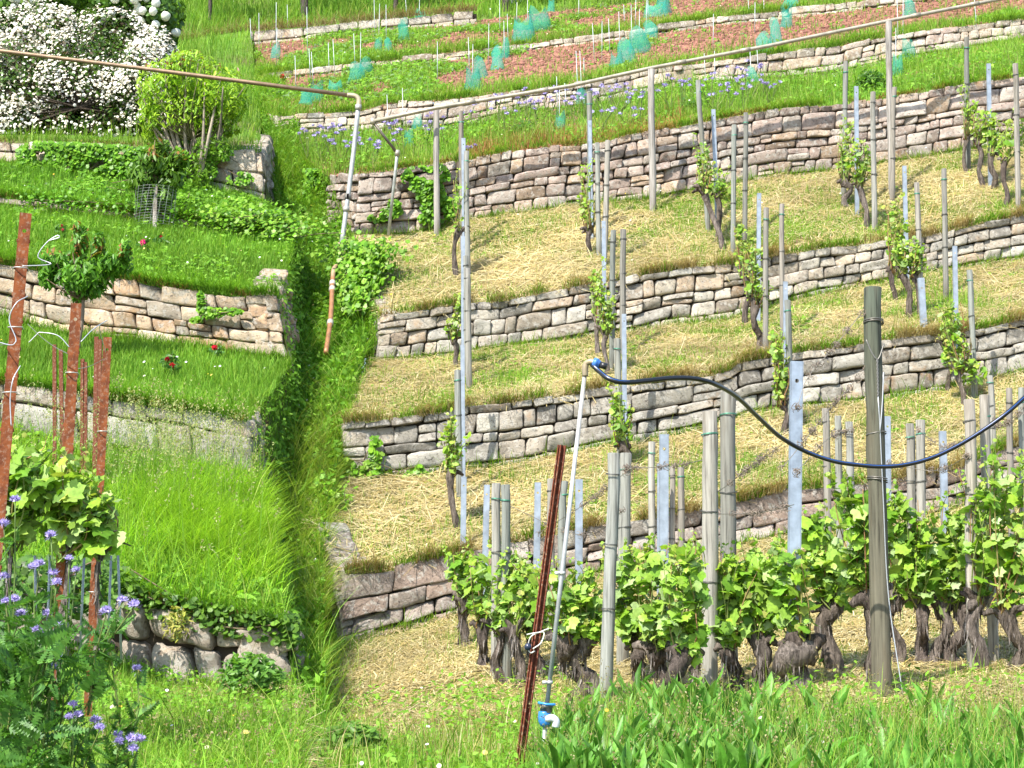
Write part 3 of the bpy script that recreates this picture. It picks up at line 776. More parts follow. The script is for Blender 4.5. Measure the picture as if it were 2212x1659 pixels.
# ---------------------------------------------------------------- posts
ORD = 'first second third fourth fifth sixth seventh eighth ninth tenth eleventh twelfth thirteenth fourteenth fifteenth sixteenth seventeenth eighteenth nineteenth twentieth'.split()
def ordn(k): return ORD[k] if k < 20 else '%dth' % (k + 1)
WOODC = [(.33, .335, .30), (.27, .285, .25), (.36, .335, .285), (.30, .27, .225)]
def ring(g, c, r, ax_, wr, col, turns=1, tilt=.12):
    a = np.linspace(0, 2 * math.pi * turns, 14 * turns)
    X, Y, Z = frames(A([ax_], float), A([[.3, 1, .2]]))
    p = c + X * (np.cos(a) * r)[:, None] + Y * (np.sin(a) * r)[:, None] + Z * (tilt * r * np.sin(a * 1.0 + R.random() * 6) + np.linspace(-.5, .5, len(a)) * wr * 2.4 * turns)[:, None]
    tube(g, p, wr, 5, col, cap=False)
def wood_post(base, top, width, label, group=None, color=None, wires=(.08, .35, .6), green=None, name='wooden_post'):
    base = A(base, float); top = A(top, float); ax_ = top - base; Lh = np.linalg.norm(ax_); r = width / 2
    root = base - ax_ / Lh * .25
    n = 12; t = np.linspace(0, 1, n)
    pts = root + (top - root) * t[:, None]; pts[1:-1] += np.cumsum(rdir(n - 2), 0) * r * .09
    rr = r * (1.06 - .1 * t) * (1 + rng.normal(0, .015, n))
    pts = np.r_[pts, [top + ax_ / Lh * r * .12]]; rr = np.r_[rr, rr[-1] * .8]
    c = A(color if color is not None else pal(WOODC, 1)[0])
    cols = np.repeat(c[None], n + 1, 0); cols[-2:] *= .8
    if green is not None: cols = cols * (1 - (t ** 2)[np.r_[0:n, n - 1], None] * .6) + A(green) * ((t ** 2)[np.r_[0:n, n - 1], None] * .6)
    g = Geo(); tube(g, pts, rr, 14, cols, wob=.035)
    o = build(name, g, M_wood, base); tag(o, label, 'post', group)
    for k, f in enumerate(wires):
        gw = Geo(); ring(gw, top - ax_ * f, r * 1.1, ax_ / Lh, max(.0022, mpx(base[1]) * .55), (.10, .32, .22) if k == 0 and R.random() < .6 else (.12, .12, .11), 2)
        build('tie_wire', gw, M_wire, base, o)
    return o
def plate_hole(g, o, X, Y, Z, w_, h_, hy, hr, col):
    """front web of a channel with a round hole through it"""
    k = 12; a = np.arange(k) / k * 2 * math.pi + math.pi / k
    inn = np.stack([hr * np.cos(a), hy + hr * np.sin(a)], -1)
    s = w_ / 2
    out = np.stack([np.cos(a), np.sin(a)], -1); out = out / np.abs(out).max(1, keepdims=True) * s; out[:, 1] += hy
    v2 = np.r_[inn, out, [[-s, 0], [s, 0], [s, h_], [-s, h_], [s, hy - s], [-s, hy - s], [s, hy + s], [-s, hy + s]]]
    v = o + v2[:, :1] * X + v2[:, 1:] * Y
    i = np.arange(k); j = (i + 1) % k
    f = [np.stack([i, i + k, j + k, j], -1)]
    b = 2 * k
    f += [A([b, b + 1, b + 4, b + 5]), A([b + 7, b + 6, b + 2, b + 3])]
    g.add(v, f, col)
def steel_post(base, top, width, label, group=None, color=(.30, .345, .40), m=None, name='steel_post', turn=0.0, hole=True, cat='post', hooks=False, wires=()):
    base = A(base, float); top = A(top, float); ax_ = top - base; Lh = np.linalg.norm(ax_)
    Y = ax_ / Lh; b = base - Y * .3; Lh += .3
    X = nrm(np.cross(A([math.sin(turn), math.cos(turn), 0]), Y)); Zf = np.cross(X, Y)
    g = Geo(); w_ = width; dp = width * .62
    plate_hole(g, b, X, Y, Zf, w_ * .9, Lh, Lh - width * 1.6, width * .17 if hole else width * .01, color)
    for s in (-1, 1):
        box(g, b + X * s * w_ * .47 - Zf * dp * .5 + Y * Lh / 2, X, Zf, Y, (w_ * .07, dp, Lh), color)
        box(g, b + X * s * w_ * .40 - Zf * dp + Y * Lh / 2, X, Zf, Y, (w_ * .2, w_ * .06, Lh), color)
        if hooks:
            for q in np.arange(.12, Lh - .5, .115):
                box(g, b + X * s * w_ * .53 - Zf * dp * .3 + Y * (Lh - q), X, Zf, Y, (w_ * .14, w_ * .12, w_ * .3), color)
    o = build(name, g, m or M_zinc, base, smooth=False); tag(o, label, cat, group)
    for f in wires:
        gw = Geo(); ring(gw, top - ax_ * f - Zf * dp * .4, width * .66, Y, .0028, (.5, .47, .42), 1, .05)
        build('tie_wire', gw, M_wire, base, o)
    return o

def post(kind, key, xt, yt, xb, yb, wpx, label, **k):
    base = TR[key].hit(xb, yb); d = base[1]
    top = P(xt, yt, d)
    fn = wood_post if kind == 'w' else steel_post
    return fn(base, top, wpx * mpx(d), label, **k)

WHERE = {'AB': 'on the uppermost mown terrace', 'BC': 'on the second mown terrace from the top',
         'CE': 'on the third mown terrace from the top', 'T0': 'among the leafy vines at the bottom'}
mid = [  # kind, terrace, top x y, base x y, width
 ('w', 'AB', 996, 241, 1000, 548, 11), ('s', 'AB', 1001, 298, 1003, 560, 9), ('w', 'AB', 1008, 327, 1011, 600, 12),
 ('s', 'BC', 1000, 510, 1001, 800, 9), ('w', 'BC', 1006, 553, 1008, 820, 11), ('w', 'BC', 1009, 580, 1013, 845, 13),
 ('s', 'CE', 999, 745, 1001, 1050, 9), ('w', 'CE', 988, 800, 993, 1080, 15), ('s', 'CE', 1002, 1030, 1000, 1200, 12),
 ('w', 'AB', 1273, 202, 1278, 500, 12), ('s', 'AB', 1274, 260, 1278, 530, 8), ('w', 'AB', 1290, 309, 1293, 560, 11), ('w', 'AB', 1313, 304, 1305, 580, 12),
 ('s', 'BC', 1304, 477, 1306, 735, 9), ('w', 'BC', 1325, 498, 1322, 805, 12), ('w', 'BC', 1346, 496, 1347, 770, 13),
 ('s', 'CE', 1348, 678, 1350, 985, 10), ('w', 'CE', 1333, 732, 1342, 1010, 15),
 ('w', 'AB', 1508, 174, 1530, 500, 11), ('s', 'AB', 1541, 236, 1550, 480, 9), ('w', 'AB', 1586, 270, 1583, 555, 11), ('w', 'AB', 1611, 244, 1608, 525, 11),
 ('s', 'BC', 1640, 417, 1638, 700, 9), ('w', 'BC', 1655, 449, 1654, 768, 12), ('w', 'BC', 1689, 441, 1690, 735, 11),
 ('s', 'CE', 1697, 608, 1698, 900, 10), ('w', 'CE', 1701, 649, 1708, 945, 14),
 ('w', 'AB', 1827, 133, 1822, 430, 11), ('s', 'AB', 1850, 186, 1852, 468, 9), ('w', 'AB', 1886, 199, 1890, 498, 12), ('w', 'AB', 1932, 189, 1928, 445, 11),
 ('s', 'BC', 1954, 358, 1960, 620, 9), ('w', 'BC', 1980, 395, 1991, 690, 12), ('s', 'BC', 1990, 600, 1997, 717, 14), ('w', 'BC', 2039, 365, 2043, 650, 12),
 ('s', 'CE', 2063, 531, 2068, 840, 10), ('w', 'CE', 2094, 584, 2106, 870, 13),
 ('w', 'AB', 2088, 81, 2092, 370, 11), ('s', 'AB', 2136, 137, 2140, 405, 9), ('w', 'AB', 2193, 138, 2201, 459, 12),
 ('w', 'T0', 1783, 883, 1788, 1240, 16), ('w', 'T0', 1810, 899, 1816, 1250, 15), ('w', 'T0', 1834, 912, 1838, 1255, 17), ('s', 'T0', 1917, 899, 1920, 1230, 14),
 ('w', 'T0', 1965, 916, 1970, 1270, 19), ('w', 'T0', 1988, 908, 1992, 1290, 20), ('s', 'T0', 2037, 931, 2046, 1290, 15),
 ('w', 'T0', 2093, 864, 2101, 1455, 25), ('w', 'T0', 2126, 854, 2148, 1440, 22), ('w', 'CE', 2138, 812, 2146, 1000, 14), ('w', 'T0', 2180, 839, 2186, 1240, 14), ('w', 'T0', 2206, 838, 2212, 1230, 14),
 ('w', 'T0', 1408, 955, 1408, 1260, 15), ('s', 'T0', 1425, 1000, 1424, 1290, 10), ('s', 'T0', 1435, 938, 1433, 1440, 20), ('w', 'T0', 1452, 1007, 1450, 1270, 13), ('w', 'T0', 1471, 1010, 1472, 1270, 15),
 ('w', 'T0', 1325, 980, 1306, 1545, 27), ('w', 'T0', 1352, 980, 1346, 1440, 26),
 ('w', 'T0', 1072, 1045, 1072, 1468, 20), ('w', 'T0', 1092, 1048, 1095, 1475, 20), ('s', 'T0', 1052, 1047, 1045, 1330, 13), ('s', 'T0', 1162, 1042, 1157, 1360, 14), ('w', 'T0', 1190, 1035, 1190, 1370, 17), ('w', 'T0', 1219, 1040, 1213, 1400, 17), ('s', 'T0', 1251, 1035, 1250, 1400, 16),
 ('w', 'T0', 1533, 890, 1532, 1510, 34), ('w', 'T0', 1573, 848, 1575, 1470, 34)]
cnt = {}
GRP = {'w': 'weathered wooden vineyard posts', 's': 'galvanised steel vineyard posts'}
tot = {}
for q in mid: tot[q[:2]] = tot.get(q[:2], 0) + 1
for kind, key, xt, yt, xb, yb, wp in sorted(mid, key=lambda q: q[2]):
    k = cnt[(kind, key)] = cnt.get((kind, key), 0) + 1
    lab = '%s %s, %s from the left' % ('grey weathered wooden post' if kind == 'w' else 'pale galvanised steel post', WHERE[key], ordn(k - 1))
    post(kind, key, xt, yt, xb, yb, wp, lab, group=GRP[kind])
near = post('w', 'T0', 1885, 622, 1906, 1512, 40, 'thick greenish wooden post with twisted wires, nearest and tallest of the vineyard', color=(.165, .148, .105), green=(.05, .09, .065), wires=())
nb, ntop = TR['T0'].hit(1906, 1512), None
ntop = P(1885, 622, nb[1]); nr_ = 20 * mpx(nb[1])
for f, turns in ((.085, 2), (.36, 1), (.47, 2)):
    gw = Geo(); ring(gw, ntop + (nb - ntop) * f, nr_ * 1.06, nrm(ntop - nb), .0045, (.16, .15, .13), turns, .15); build('tie_wire', gw, M_wire, nb, near)
gw = Geo()
fr = A([0, -1, 0]) * nr_ * 1.15
a_ = lambda f, x=0: ntop + (nb - ntop) * f + fr * (1 - abs(x) * .35) + A([x * nr_, 0, 0])
tube(gw, smooth_path([a_(.13, -.98), a_(.165, -.4), a_(.18, .15), a_(.14, .95)], 16), .0045, 5, (.2, .19, .17))
for ph in (0, math.pi):
    q = np.linspace(0, 1, 40)
    tube(gw, A([a_(.18 + .09 * t, .1 + .07 * math.sin(t * 30 + ph)) for t in q]), .004, 5, (.2, .19, .17))
tube(gw, smooth_path([a_(.27, .1), a_(.34, .22), a_(.5, .4), a_(.75, .75), nb + A([.10, -.12, .03])], 24), .0036, 6, (.45, .46, .47))
tube(gw, smooth_path([a_(.21, .8), a_(.29, .55), a_(.36, .2)], 10), .004, 5, (.55, .55, .55))
build('twisted_anchor_wire', gw, M_wire, nb, near)
post('s', 'T0', 1722, 780, 1713, 1500, 27, 'wide pale galvanised post with a hole near its top, in front of the black hose', color=(.29, .345, .42), group=GRP['s'])
# tall posts that carry the long pipe
for xt, yt, xb, yb, w_, lab in ((943, 235, 944, 512, 13, 'smooth round post holding up the long pipe beside the ivy patch'), (1407, 150, 1411, 460, 15, 'middle of the three tall round posts under the long sloping pipe'), (1920, 47, 1928, 425, 14, 'tallest round post carrying the upper end of the long sloping pipe')):
    post('w', 'AB', xt, yt, xb, yb, w_, lab, color=(.40, .37, .33), wires=(), group='posts holding up the long pipe', name='support_post')
# rusty posts on the left
for xt, yt, xb, yb, d, w_, lab, wr in ((56, 460, -40, 1560, 8.0, 25, 'tallest bright rusty steel post with wire clips, nearest to the camera', (.112, .23, .36)), (165, 655, 121, 1425, 9.0, 22, 'rusty steel post with wire clips between the two other thick rusty posts', (.2, .44, .68)), (233, 728, 196, 1420, 9.9, 17, 'shorter thick rusty steel post in front of the seeding grass', (.3, .55, .8))):
    steel_post(P(xb, yb, d), P(xt, yt, d), w_ * mpx(d), lab, 'rusty steel posts of the left vine row', (.25, .075, .025), M_rust, 'rusty_post', turn=-.28, hooks=True, wires=wr)
for k, (xt, yt, xb, yb, w_) in enumerate(((117, 744, 118, 935, 8), (131, 755, 134, 960, 8), (178, 775, 176, 960, 8), (184, 782, 184, 965, 8), (208, 727, 204, 935, 9), (216, 733, 213, 930, 7))):
    steel_post(P(xb, yb + 60, 16), P(xt, yt, 16), w_ * mpx(16), 'thin dark rusty stake behind the thick rusty posts, %s from the left' % ordn(k), 'thin rusty stakes behind the left vine row', (.16, .055, .03), M_rust, 'rusty_stake', hooks=True, hole=False, cat='stake')
g = Geo()
b, t = TR['T0'].hit(1122, 1662), P(1215, 962, 9.7); b = P(1122, 1662, 9.7)
Y = nrm(t - b); X = nrm(np.cross(A([.35, 1, 0]), Y)); Z = np.cross(X, Y); Lh = np.linalg.norm(t - b) + .3; b0 = b - Y * .3
box(g, b0 + Y * Lh / 2, X, Z, Y, (.040, .006, Lh), (.12, .032, .018)); box(g, b0 + Y * Lh / 2 + Z * .017, X, Z, Y, (.007, .03, Lh), (.15, .04, .022))
for s in (-1, 1): box(g, b0 + Y * Lh / 2 + X * s * .019 + Z * .006, X, Z, Y, (.006, .014, Lh), (.13, .035, .02))
tp = tag(build('leaning_stake', g, M_rust, b, smooth=False), 'dark red-brown steel T profile stake leaning beside the grey hose pipe', 'stake')
g = Geo(); c = b + (t - b) * .40 - A([0, .04, 0]); 
tube(g, smooth_path([c + A([.06, 0, .05]), c + A([.02, -.02, .035]), c + A([-.03, -.02, .01]), c + A([-.045, 0, -.05]), c + A([-.03, -.02, -.07]), c + A([-.01, -.02, -.06])], 30), .0035, 6, (.62, .6, .55))
tube(g, smooth_path([c + A([-.05, .01, .02]), c + A([0, -.03, .03]), c + A([.035, -.02, .03]), c + A([.02, -.03, -.02]), c + A([-.02, -.03, -.05])], 30), .0035, 6, (.6, .58, .52))
build('tying_cord', g, M_plastic, b, tp)
g = Geo(); tube(g, [c + A([-.045, .0, -.04]), c + A([-.045, -.03, -.04])], .018, 12, (.02, .03, .06)); build('plug', g, M_plastic, b, tp)

# ---------------------------------------------------------------- pipes and hose
dp = 9.6
pb, pt = P(1165, 1668, dp), P(1264, 800, dp)
def pp(f): return pb + (pt - pb) * f
g = Geo(); tube(g, [pb - A([0, 0, .3]), pp(.135), ], .0115, 10, (.36, .38, .38)); tube(g, [pp(.16), pp(.5), pp(1)], [.0115, .0112, .0105], 12, [(.36, .39, .40), (.40, .41, .41), (.45, .43, .38)])
pipe = tag(build('hose_pipe', g, M_zinc, pb), 'slim upright grey metal pipe feeding the black hose, with a blue valve low down', 'pipe')
g = Geo(); e = pt; tube(g, smooth_path([e - A([0, 0, .03]), e + A([0, 0, .012]), e + A([.006, 0, .034]), e + A([.028, -.01, .043]), e + A([.046, -.015, .037])], 18), [.016] * 18, 14, (.30, .24, .15))
build('elbow', g, M_zinc, pb, pipe)
g = Geo(); q = e + A([.044, -.015, .037]); dx = nrm(A([1, -.3, -.35])); tube(g, [q, q + dx * .02, q + dx * .021, q + dx * .034], [.027, .027, .022, .020], 14, [(.05, .17, .5)] * 4)
tube(g, [q + dx * .034, q + dx * .07], .017, 12, (.02, .02, .022)); build('blue_coupling', g, M_plastic, pb, pipe)
for f in (.49, .22):
    g = Geo(); tube(g, [pp(f) - A([0, 0, .008]), pp(f) + A([0, 0, .008])], .0165, 12, (.5, .5, .48)); box(g, pp(f) + A([-.022, -.005, 0]), A([1, 0, 0]), A([0, 1, 0]), A([0, 0, 1]), (.03, .014, .016), (.5, .5, .48)); build('pipe_clamp', g, M_zinc, pb, pipe)
g = Geo(); v = pp(.148)
tube(g, [v + A([.0, 0, .035]), v + A([.0, 0, .02]), v + A([0, 0, .019]), v + A([0, 0, -.005])], [.034, .036, .03, .03], 14, [(.07, .075, .07)] * 4)
tube(g, smooth_path([v + A([-.008, 0, .0]), v + A([-.008, -.004, -.04]), v + A([0, -.006, -.075])], 8), [.03, .031, .032, .032, .032, .03, .026, .014], 14, (.03, .19, .50))
tube(g, [v + A([-.04, -.02, .045]), v + A([0, -.035, .038]), v + A([.045, -.03, .036])], .006, 8, (.04, .25, .6))
build('blue_valve', g, M_plastic, pb, pipe)
g = Geo(); tube(g, smooth_path([v + A([.0, -.02, -.035]), v + A([.03, -.03, -.03]), v + A([.048, -.03, -.045]), v + A([.045, -.03, -.075])], 14), .019, 12, (.48, .5, .52)); build('outlet', g, M_plastic, pb, pipe)
hs = [(1278, 787, 9.58), (1292, 800, 9.56), (1315, 818, 9.5), (1345, 826, 9.5), (1400, 822, 9.6), (1450, 817, 9.7), (1500, 818, 9.8), (1540, 828, 9.9), (1590, 856, 10.2), (1640, 903, 10.6), (1690, 947, 10.9), (1740, 975, 11), (1800, 996, 11), (1850, 1004, 11), (1900, 1008, 11.0), (1950, 1005, 11), (2010, 990, 11), (2070, 962, 11), (2130, 925, 11), (2180, 888, 11), (2240, 832, 11.1), (2330, 735, 11.3)]
hp_ = smooth_path([P(*q) for q in hs], 150)
g = Geo(); tube(g, hp_, .0125, 12, (.010, .011, .013)); hose = tag(build('water_hose', g, M_plastic, hp_[0]), 'black water hose with a blue stripe sagging from the pipe elbow between the posts', 'hose')
g = Geo(); tube(g, hp_ + A([0, -.0105, .0062]), .0013, 5, (.02, .13, .5)); build('blue_stripe', g, M_plastic, hp_[0], hose)

lp = [(805, 262, 25.2), (943, 233, 25.25), (1230, 186, 25.6), (1407, 147, 25.7), (1660, 99, 26), (1920, 45, 26.2), (2150, 0, 26.5), (2400, -52, 26.8)]
q = A([P(*k) for k in lp])
g = Geo(); tube(g, q, .027, 10, (.38, .34, .26)); lpipe = tag(build('irrigation_pipe', g, M_zinc, q[0]), 'long pale sloping pipe carried on three tall posts, bent down at its lower end', 'pipe')
g = Geo(); k = A([P(805, 262, 25.2), P(858, 331, 25.35), P(856, 352, 25.35), P(839, 508, 25.4)]); tube(g, k[:2], .02, 9, (.16, .14, .11)); tube(g, k[1:], .022, 9, (.42, .43, .40)); build('down_pipe', g, M_zinc, q[0], lpipe)
g = Geo()
for k in (P(805, 262, 25.2), P(858, 331, 25.35)): tube(g, [k - A([0, 0, .04]), k + A([0, 0, .04])], .034, 9, (.4, .36, .28))
build('elbow', g, M_zinc, q[0], lpipe)
for a, b_ in zip(q[1:-1:2], q[2::2]):
    for t_ in (.25, .8):
        k = a + (b_ - a) * t_; g = Geo(); tube(g, [k - nrm(b_ - a) * .07, k + nrm(b_ - a) * .07], .034, 9, (.34, .3, .22)); build('pipe_sleeve', g, M_zinc, q[0], lpipe)
up = A([P(-260, 78, 24.4), P(0, 110, 24.4), P(300, 147, 24.4), P(540, 178, 24.4), P(755, 206, 24.5)])
g = Geo(); tube(g, up, .028, 10, (.24, .16, .095)); rp = tag(build('rusty_water_pipe', g, M_zinc, up[0]), 'rust-brown pipe crossing before the white shrub, turning down into the gully', 'pipe')
el = smooth_path([P(750, 205.5, 24.5), P(768, 208, 24.5), P(775, 216, 24.5), P(774, 234, 24.5)], 14); g = Geo(); tube(g, el, .034, 10, (.42, .34, .22)); build('elbow', g, M_zinc, up[0], rp)
dn = smooth_path([P(774, 232, 24.5), P(760, 360, 24.5), P(741, 505, 24.4), P(737, 532, 24.35)], 12); g = Geo(); tube(g, dn, .031, 10, (.42, .43, .41))
for yy in (236, 425, 445, 452): 
    k = int(np.interp(yy, [232, 532], [0, 11])); tube(g, [dn[k] - A([0, 0, .035]), dn[k] + A([0, 0, .035])], .042, 10, (.40, .38, .33))
build('down_pipe', g, M_zinc, up[0], rp)
zz = smooth_path([P(726, 526, 24.4), P(750, 541, 24.2), P(748, 552, 24.1), P(733, 570, 23.8), P(722, 580, 23.6), P(719, 600, 23.4), P(714, 690, 22.5), P(704, 762, 21.9)], 40)
g = Geo(); tube(g, zz, .03, 10, [(.44, .30, .18) if i < 16 else (.36, .17, .08) for i in range(40)])
for k in (6, 17, 19, 30): tube(g, [zz[k], zz[k + 1]], .04, 10, (.5, .45, .38))
build('zigzag_pipe', g, M_zinc, up[0], rp)

# ---------------------------------------------------------------- trellis wires with dry tendrils
def wire(pts, label, rad=.0022, tend=0, sag=.02, group='trellis wires with dry tendrils'):
    pts = A(pts, float); n = 24
    q = smooth_path(pts, n) if len(pts) > 2 else pts[0] + (pts[-1] - pts[0]) * np.linspace(0, 1, n)[:, None]
    q[:, 2] -= sag * np.sin(np.linspace(0, math.pi, n))
    g = Geo(); tube(g, q, rad, 4, (.22, .2, .17), cap=False)
    o = tag(build('trellis_wire', g, M_wire, q[0]), label, 'wire', group)
    if tend:
        for k in range(tend):
            if k % 4 == 0: g = Geo(); c0 = rng.normal(.5, .3)
            c = q[int(np.clip(c0, 0, .99) * n)] + rdir(1)[0] * .012
            a = np.linspace(0, rng.uniform(4, 11), 14); r = rng.uniform(.008, .026)
            X, Y, Z = (v_[0] for v_ in frames(rdir(1), rdir(1)))
            p = c + X * (np.cos(a) * r * np.linspace(.4, 1.1, 14))[:, None] + Y * (np.sin(a) * r * .8)[:, None] + Z * (np.linspace(-.02, .025, 14))[:, None]
            tube(g, p, .0019, 4, pal([(.20, .16, .12), (.3, .24, .19), (.14, .11, .09)], 1)[0], cap=False)
            if k % 4 == 3 or k == tend - 1: build('dry_tendril', g, M_twig, q[0], o)
# ---------------------------------------------------------------- grape vines: trunk (> bark), shoots, foliage
VL = [(.23, .40, .03), (.30, .47, .045), (.15, .31, .025), (.36, .51, .09), (.28, .46, .07), (.12, .26, .02), (.36, .48, .2)]  # leaf greens; the last, palest tone is a sheen put into the colour
VLY = [(.34, .46, .05), (.29, .46, .04), (.36, .36, .09)]
BARK = [(.16, .13, .105), (.12, .095, .08), (.21, .175, .15)]
def vine(base, head, blobs, lsize, nleaf, label, tr=.045, near=False, group='grape vines', gnarl=1.0, x=.0):
    """blobs: (centre, half width x, half width y, half height) volumes filled by shoots and leaves"""
    base = A(base, float); head = A(head, float)
    n = 12 if near else 8
    m1 = base + (head - base) * R.uniform(.25, .45) + rdir(1)[0] * tr * R.uniform(.8, 2.4) * A([1, 1, .2]); m2 = base + (head - base) * R.uniform(.6, .8) + rdir(1)[0] * tr * R.uniform(.8, 2.4) * A([1, 1, .2])
    q = smooth_path([base - A([0, 0, .1]), base, m1, m2, head, head + A([R.uniform(-.05, .05), 0, .08])], n)
    t = np.linspace(0, 1, n)
    rr = tr * (1.15 - .5 * t + .45 * np.exp(-((t - .85) / .13) ** 2)) * (1 + rng.normal(0, .1, n))
    g = Geo(); tube(g, q, rr, 12 if near else 8, pal(BARK, 1)[0], wob=.13 if near else .1)
    for k in range(3 if near else 2):        # knobbly arms at the head
        e = head + A([R.choice([-1, 1]) * R.uniform(.05, .14), R.uniform(-.06, .06), R.uniform(-.02, .12)]) * (1.2 if near else 1)
        tube(g, smooth_path([head - A([0, 0, .05]), (head + e) / 2 + A([0, 0, .03]), e], 6), [tr * .8, tr * .75, tr * .7, tr * .75, tr * .55, tr * .3], 8, pal(BARK, 1)[0], wob=.15)
    if near:                                   # flaking strips of bark
        k = 90; i = rng.integers(0, n - 1, k); c = q[i] + (q[i + 1] - q[i]) * rng.random((k, 1))
        a = rng.uniform(0, 6.28, k); o_ = np.stack([np.cos(a), np.sin(a), 0 * a], -1)
        blades(g, c + o_ * rr[i][:, None] * .96, rng.uniform(.05, .14, k), rng.uniform(.008, .016, k), a, rng.uniform(-.1, .45, k), pal([(.26, .22, .19), (.16, .13, .11), (.34, .30, .27)], k), 2, up=A([0, 0, -1.]))
    o = tag(build('grape_vine', g, M_bark, base), label, 'vine', group)
    gs = Geo(); gl_ = Geo()
    vol = A([b[1] * b[2] * b[3] for b in blobs]); vol = vol / vol.sum()
    if near:                                   # single shoots that stand out above the leaves
        ct = max(blobs, key=lambda b: b[0][2] + b[3])
        for k in range(5):
            a = A(ct[0]) + A([R.uniform(-1, 1) * ct[1], 0, ct[3] * .3]); b = a + A([R.uniform(-.09, .09), R.uniform(-.06, .06), ct[3] * R.uniform(.65, 1.35)])
            s = smooth_path([a, (a + b) / 2 + rdir(1)[0] * .03, b], 9); tube(gs, s, np.linspace(.004, .0015, 9), 5, pal([(.2, .26, .06), (.26, .15, .07)], 1)[0])
            m_ = 11; p_ = s[rng.integers(2, 9, m_)] + rdir(m_) * lsize * .55; z_ = np.clip((p_[:, 2] - a[2]) / (b[2] - a[2]), 0, 1)
            leaves(gl_, VINE, p_, nrm(rdir(m_) * .8 + A([-.15, -.4, .6])), nrm(rdir(m_) * .8 + A([0, -.3, -.2])), lsize * (.85 - .55 * z_), pal(VL + VLY, m_))
    for (c, hx, hy, hz), v in zip(blobs, vol):
        c = A(c, float); N = max(4, int(nleaf * v)); ns = max(2, N // 14)
        roots = head + rdir(ns) * .05
        tips = c + np.stack([rng.uniform(-hx, hx, ns), rng.uniform(-hy, hy, ns), rng.uniform(-.2, 1.0, ns) * hz], -1)
        P0 = []
        for a, b in zip(roots, tips):
            mid_ = (a + b) / 2 + rdir(1)[0] * .06
            s = smooth_path([a, mid_, b], 9); tube(gs, s, np.linspace(.006, .0025, 9) * (1 if near else 1.3), 5, pal([(.16, .2, .05), (.24, .13, .06), (.2, .24, .06)], 1)[0])
            P0.append(s[2:])
        if not near:                           # loose shoots climbing past the leaf column
            for q_ in range(3):
                a = c + A([R.uniform(-.7, .7) * hx, 0, R.uniform(-.3, .5) * hz]); b = a + A([R.uniform(-.10, .10), R.uniform(-.06, .06), hz * R.uniform(.7, 1.3)])
                s = smooth_path([a, (a + b) / 2 + rdir(1)[0] * .05, b], 9); tube(gs, s, np.linspace(.006, .003, 9), 4, (.2, .24, .06)); P0.append(s); P0.append(s[4:])
        P0 = np.concatenate(P0)
        k = int(N * (.5 if near else .72))
        p1 = P0[rng.integers(0, len(P0), k)] + rdir(k) * lsize * .9
        p2 = c + nrm(rng.normal(0, 1, (N - k, 3))) * (rng.random((N - k, 1)) ** .45) * A([hx, hy, hz])
        p = np.r_[p1, p2]; n_ = len(p)
        nr = nrm(rdir(n_) * .75 + A([-.15, -.45, .75]))
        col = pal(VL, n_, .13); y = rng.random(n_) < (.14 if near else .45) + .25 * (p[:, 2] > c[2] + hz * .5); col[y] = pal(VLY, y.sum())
        sz = lsize * np.clip(np.exp(rng.normal(-.15, .42, n_)), .3, 1.45) * np.where(y, .6, 1)
        leaves(gl_, VINE if near else VINE_S, p, nr, nrm(rdir(n_) * .8 + A([0, -.4, -.5])), sz, col)
    build('shoots', gs, M_twig, base, o); build('foliage', gl_, M_leaf, base, o)
    return o
def vine_px(key, xb, yb, xh, yh, blobs, label, nleaf, lpx=9, trpx=8, near=False, dback=0, group='grape vines'):
    base = TR[key].hit(xb, yb); d = base[1]; s = mpx(d)
    bl = [(P(x0, y0, d + dback), hx * s * (1 if near else .85), max(hx * s * .6, .12), hy * s * (1 if near else .95)) for x0, y0, hx, hy in blobs]
    return vine(base, P(xh, yh, d), bl, (lpx if near else lpx * .72) * s, nleaf if near else int(nleaf * 1.15), label, trpx * s * (1 if near else R.uniform(.6, .9)), near, group)
G1 = 'old vines on the mown terraces'
vine_px('AB', 985, 600, 990, 500, [(985, 430, 16, 45), (985, 490, 18, 25)], 'thin vine by the leftmost posts of the first mown terrace', 90, 7, 6, group=G1)
vine_px('AB', 1276, 556, 1274, 500, [(1268, 390, 18, 38), (1268, 450, 24, 38)], 'vine with a narrow leaf column on the first mown terrace, right of the leftmost posts', 230, 8, 8, group=G1)
vine_px('AB', 1562, 545, 1520, 412, [(1518, 340, 18, 40), (1530, 380, 30, 35)], 'vine with a long slanting trunk on the first mown terrace below the purple flowers', 260, 8, 8, group=G1)
vine_px('AB', 1545, 520, 1548, 420, [(1555, 400, 26, 40), (1570, 430, 20, 25)], 'short dark vine directly right of the slanting trunk on the first mown terrace', 170, 8, 8, group=G1)
vine_px('AB', 1830, 452, 1823, 395, [(1822, 300, 18, 42), (1830, 350, 24, 35)], 'vine left of the tallest pipe post, its trunk splashed with white lichen', 210, 8, 9, group=G1)
vine_px('AB', 1872, 492, 1856, 402, [(1850, 345, 34, 40), (1876, 365, 22, 30)], 'stout vine just left of the tallest pipe post, standing lower on the slope', 260, 9, 10, group=G1)
vine_px('AB', 2088, 375, 2088, 300, [(2095, 235, 22, 36), (2100, 270, 26, 30)], 'vine at the far upper right, leftmost of its group of four trunks', 170, 8, 7, group=G1)
vine_px('AB', 2126, 410, 2112, 310, [(2120, 280, 34, 34)], 'second of the four vine trunks at the far upper right', 170, 9, 9, group=G1)
vine_px('AB', 2145, 415, 2140, 335, [(2150, 290, 32, 36)], 'third of the four vine trunks at the far upper right', 170, 9, 8, group=G1)
